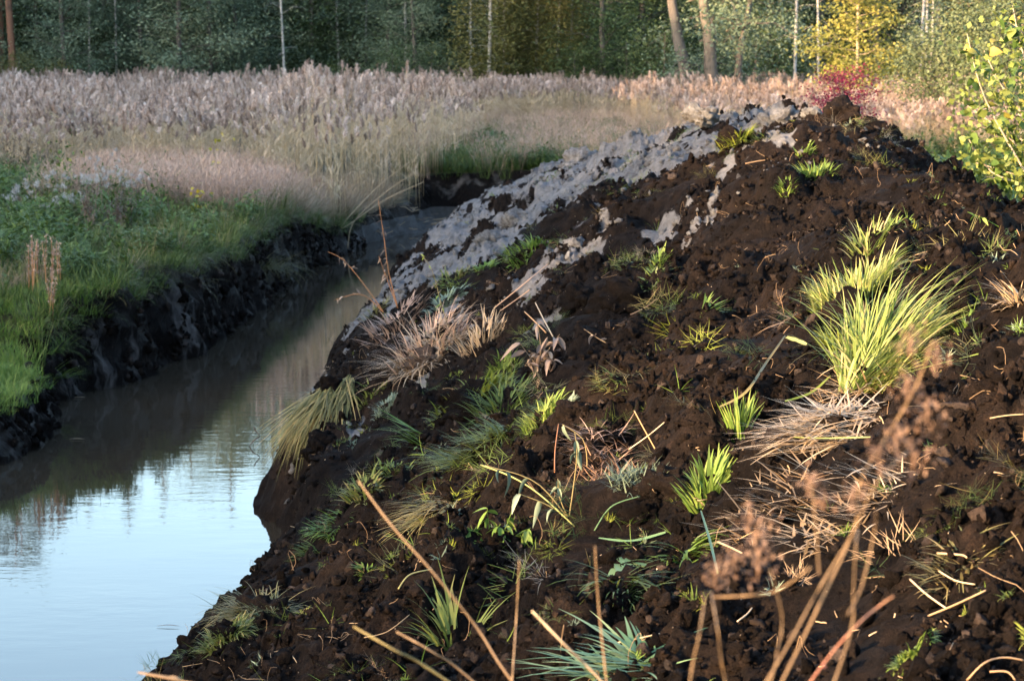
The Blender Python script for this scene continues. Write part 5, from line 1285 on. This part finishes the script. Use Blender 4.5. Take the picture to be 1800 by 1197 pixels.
def sapling(key, n, sp):
    def f(e, h, s):
        for q in range(2 if n > 20 else 1):
            P = spline([(0, 0, 0), (rng.normal(0, .05), 0, h * .5), (rng.normal(0, .12), 0.05, h)], 10)
            mb = MB(); V, F = tube(P, np.linspace(.008, .003, 10), 5); mb.add(V, F, .5); st = mb.build('stem', 'young_bark', e)
            for _ in range(n):
                k = rng.uniform(.45, 1) * 9; i = min(int(k), 8)
                put_leaf(st, key, P[i] + (P[i + 1] - P[i]) * (k - i) + rng.normal(0, sp, 3), rng.uniform(0, 6.28), rng.uniform(-.4, 1), rng.normal(0, .6), rng.uniform(.8, 1.4))
    return f
bank_plant('sapling', 'thin sapling with orange-yellow leaves against the reeds', 'sapling', 375, 370, 140, sapling('yellow', 18, .14))
bank_plant('sapling', 'low yellow-leaved sapling at the edge of the pinkish grass', 'sapling', 345, 400, 70, sapling('yellow', 18, .10))
bank_plant('sapling', 'bushy green-leaved sapling beside the dark seedy weeds', 'sapling', 115, 385, 140, sapling('bush', 34, .16))
bank_plant('sapling', 'yellow-green sprig among the dry bank grass by the ditch', 'sapling', 440, 380, 46, sapling('yellow', 12, .07))
def blades_thing(n, rad, L, W, lean, curl, mat, az=None, bias=0):
    def f(e, h, s):
        b, a = disc(n, rad)
        if az is not None: a = np.arctan2(np.sin(a) * (1 - bias) + math.sin(az) * bias, np.cos(a) * (1 - bias) + math.cos(az) * bias)
        mb = MB(); V, F, T = blades(b, a, rnd(n, *L), rnd(n, *W), rnd(n, *lean), rnd(n, *curl), rng.random(n), 5); mb.add(V, F, T); mb.build('blades', mat, e)
    return f
bank_plant('sedge_clump', 'upright sedge blades on the bright shelf at the far left', 'sedge', 70, 650, 0, blades_thing(16, .06, (.35, .75), (.012, .02), (0, .25), (.05, .5), 'grass'))
bank_plant('sedge_clump', 'sedge blades leaning from the shelf towards the water', 'sedge', 100, 660, 0, blades_thing(60, .12, (.2, .42), (.006, .011), (.7, 1.3), (.2, .8), 'fresh_grass', 0.1, .7))
bank_plant('grass_tuft', 'soft dense green tuft on the bright shelf', 'grass', 35, 640, 0, blades_thing(170, .22, (.14, .32), (.005, .009), (0, .5), (.2, 1.0), 'fresh_grass'))
bank_plant('sedge_clump', 'dry sedge curtain hanging down the bank by the far water', 'sedge', 465, 470, 0, blades_thing(220, .22, (.4, .9), (.005, .010), (.7, 1.5), (.8, 1.5), 'dull_sedge', -0.2, .5))
# leaning single reeds by the bend
for i, (a, b, lab) in enumerate([((610, 385), (720, 285), 'upper of the long pale reeds leaning right over the bend'), ((622, 390), (735, 300), 'second long pale reed leaning right over the bend'), ((605, 400), (745, 320), 'lowest long reed leaning right over the bend'), ((505, 355), (560, 300), 'single pale reed leaning right in front of the reed bed')]):
    p = at_depth(*a, 45.0 - 3 * (i == 3)); q = at_depth(*b, 45.4 - 3 * (i == 3))
    g = gz(p.x - 0.15, p.y)
    base = Vector((p.x - 0.12, p.y, g)); mb = MB()
    P = spline([(0, 0, -.05), tuple(p - base), tuple((p + q) / 2 - base + Vector((0, 0, .08))), tuple(q - base)], 14)
    V, F = tube(P, np.linspace(.011, .005, 14), 5); mb.add(V, F, .7)
    o = mb.build('leaning_reed', 'straw', None, base); tag(o, lab, 'reed', 'reeds leaning over the bend')

# ------------------------------------------------------------------ on the water
def water_at(px, py):
    d = ray(px, py); t = EYE / -d.z; return Vector((d.x * t, t, 0.004))
p = water_at(450, 785)
mb = MB(); V, F = tube(spline([(-.09, 0, -.05), (-.03, 0, .05), (.035, 0, .10), (.0, .0, .15), (-.02, 0, .19)], 12), .006, 5); mb.add(V, F, .2)
tag(mb.build('bent_twig', 'dark_dry', None, p), 'bent dark twig sticking out of the water', 'twig')
for i, (px, py, l, lab) in enumerate([(296, 1102, .16, 'dark floating leaf scrap nearest on the bright water'), (360, 1130, .12, 'thin floating straw near the slumped tussock'), (135, 773, .16, 'pale floating scrap beside the left bank corner'), (140, 700, .14, 'pale floating scrap in the dark notch of the left bank'), (612, 620, .22, 'thin floating straw at the foot of the heap')]):
    p = water_at(px, py); mb = MB()
    V, F = ribbon(spline([(-l / 2, 0, 0), (0, .01, .006), (l / 2, -.01, .002)], 8), .02 * np.sin(np.linspace(.2, 2.95, 8)), (0, 0, 1)); mb.add(V, F, .5)
    tag(mb.build('floating_scrap', 'dark_dry' if i == 0 else 'straw', None, p + Vector((0, 0, .004))), lab, 'leaf scrap')
# straw litter on the mud at the ditch end
P = np.stack([rnd(260, -2.9, -0.6), rnd(260, 46.5, 52.5)], 1); z = ground_z(P[:, 0], P[:, 1]); k = (z > 0.0) & (z < .5)
scatter('mud_straw', STRAW, np.column_stack([P, z + .01])[k], rnd(k.sum(), 2, 5), np.stack([rng.normal(0, .1, k.sum()), rng.normal(0, .1, k.sum()), rng.normal(.2, .5, k.sum())], 1), label='reed straw washed on to the mud at the ditch end')
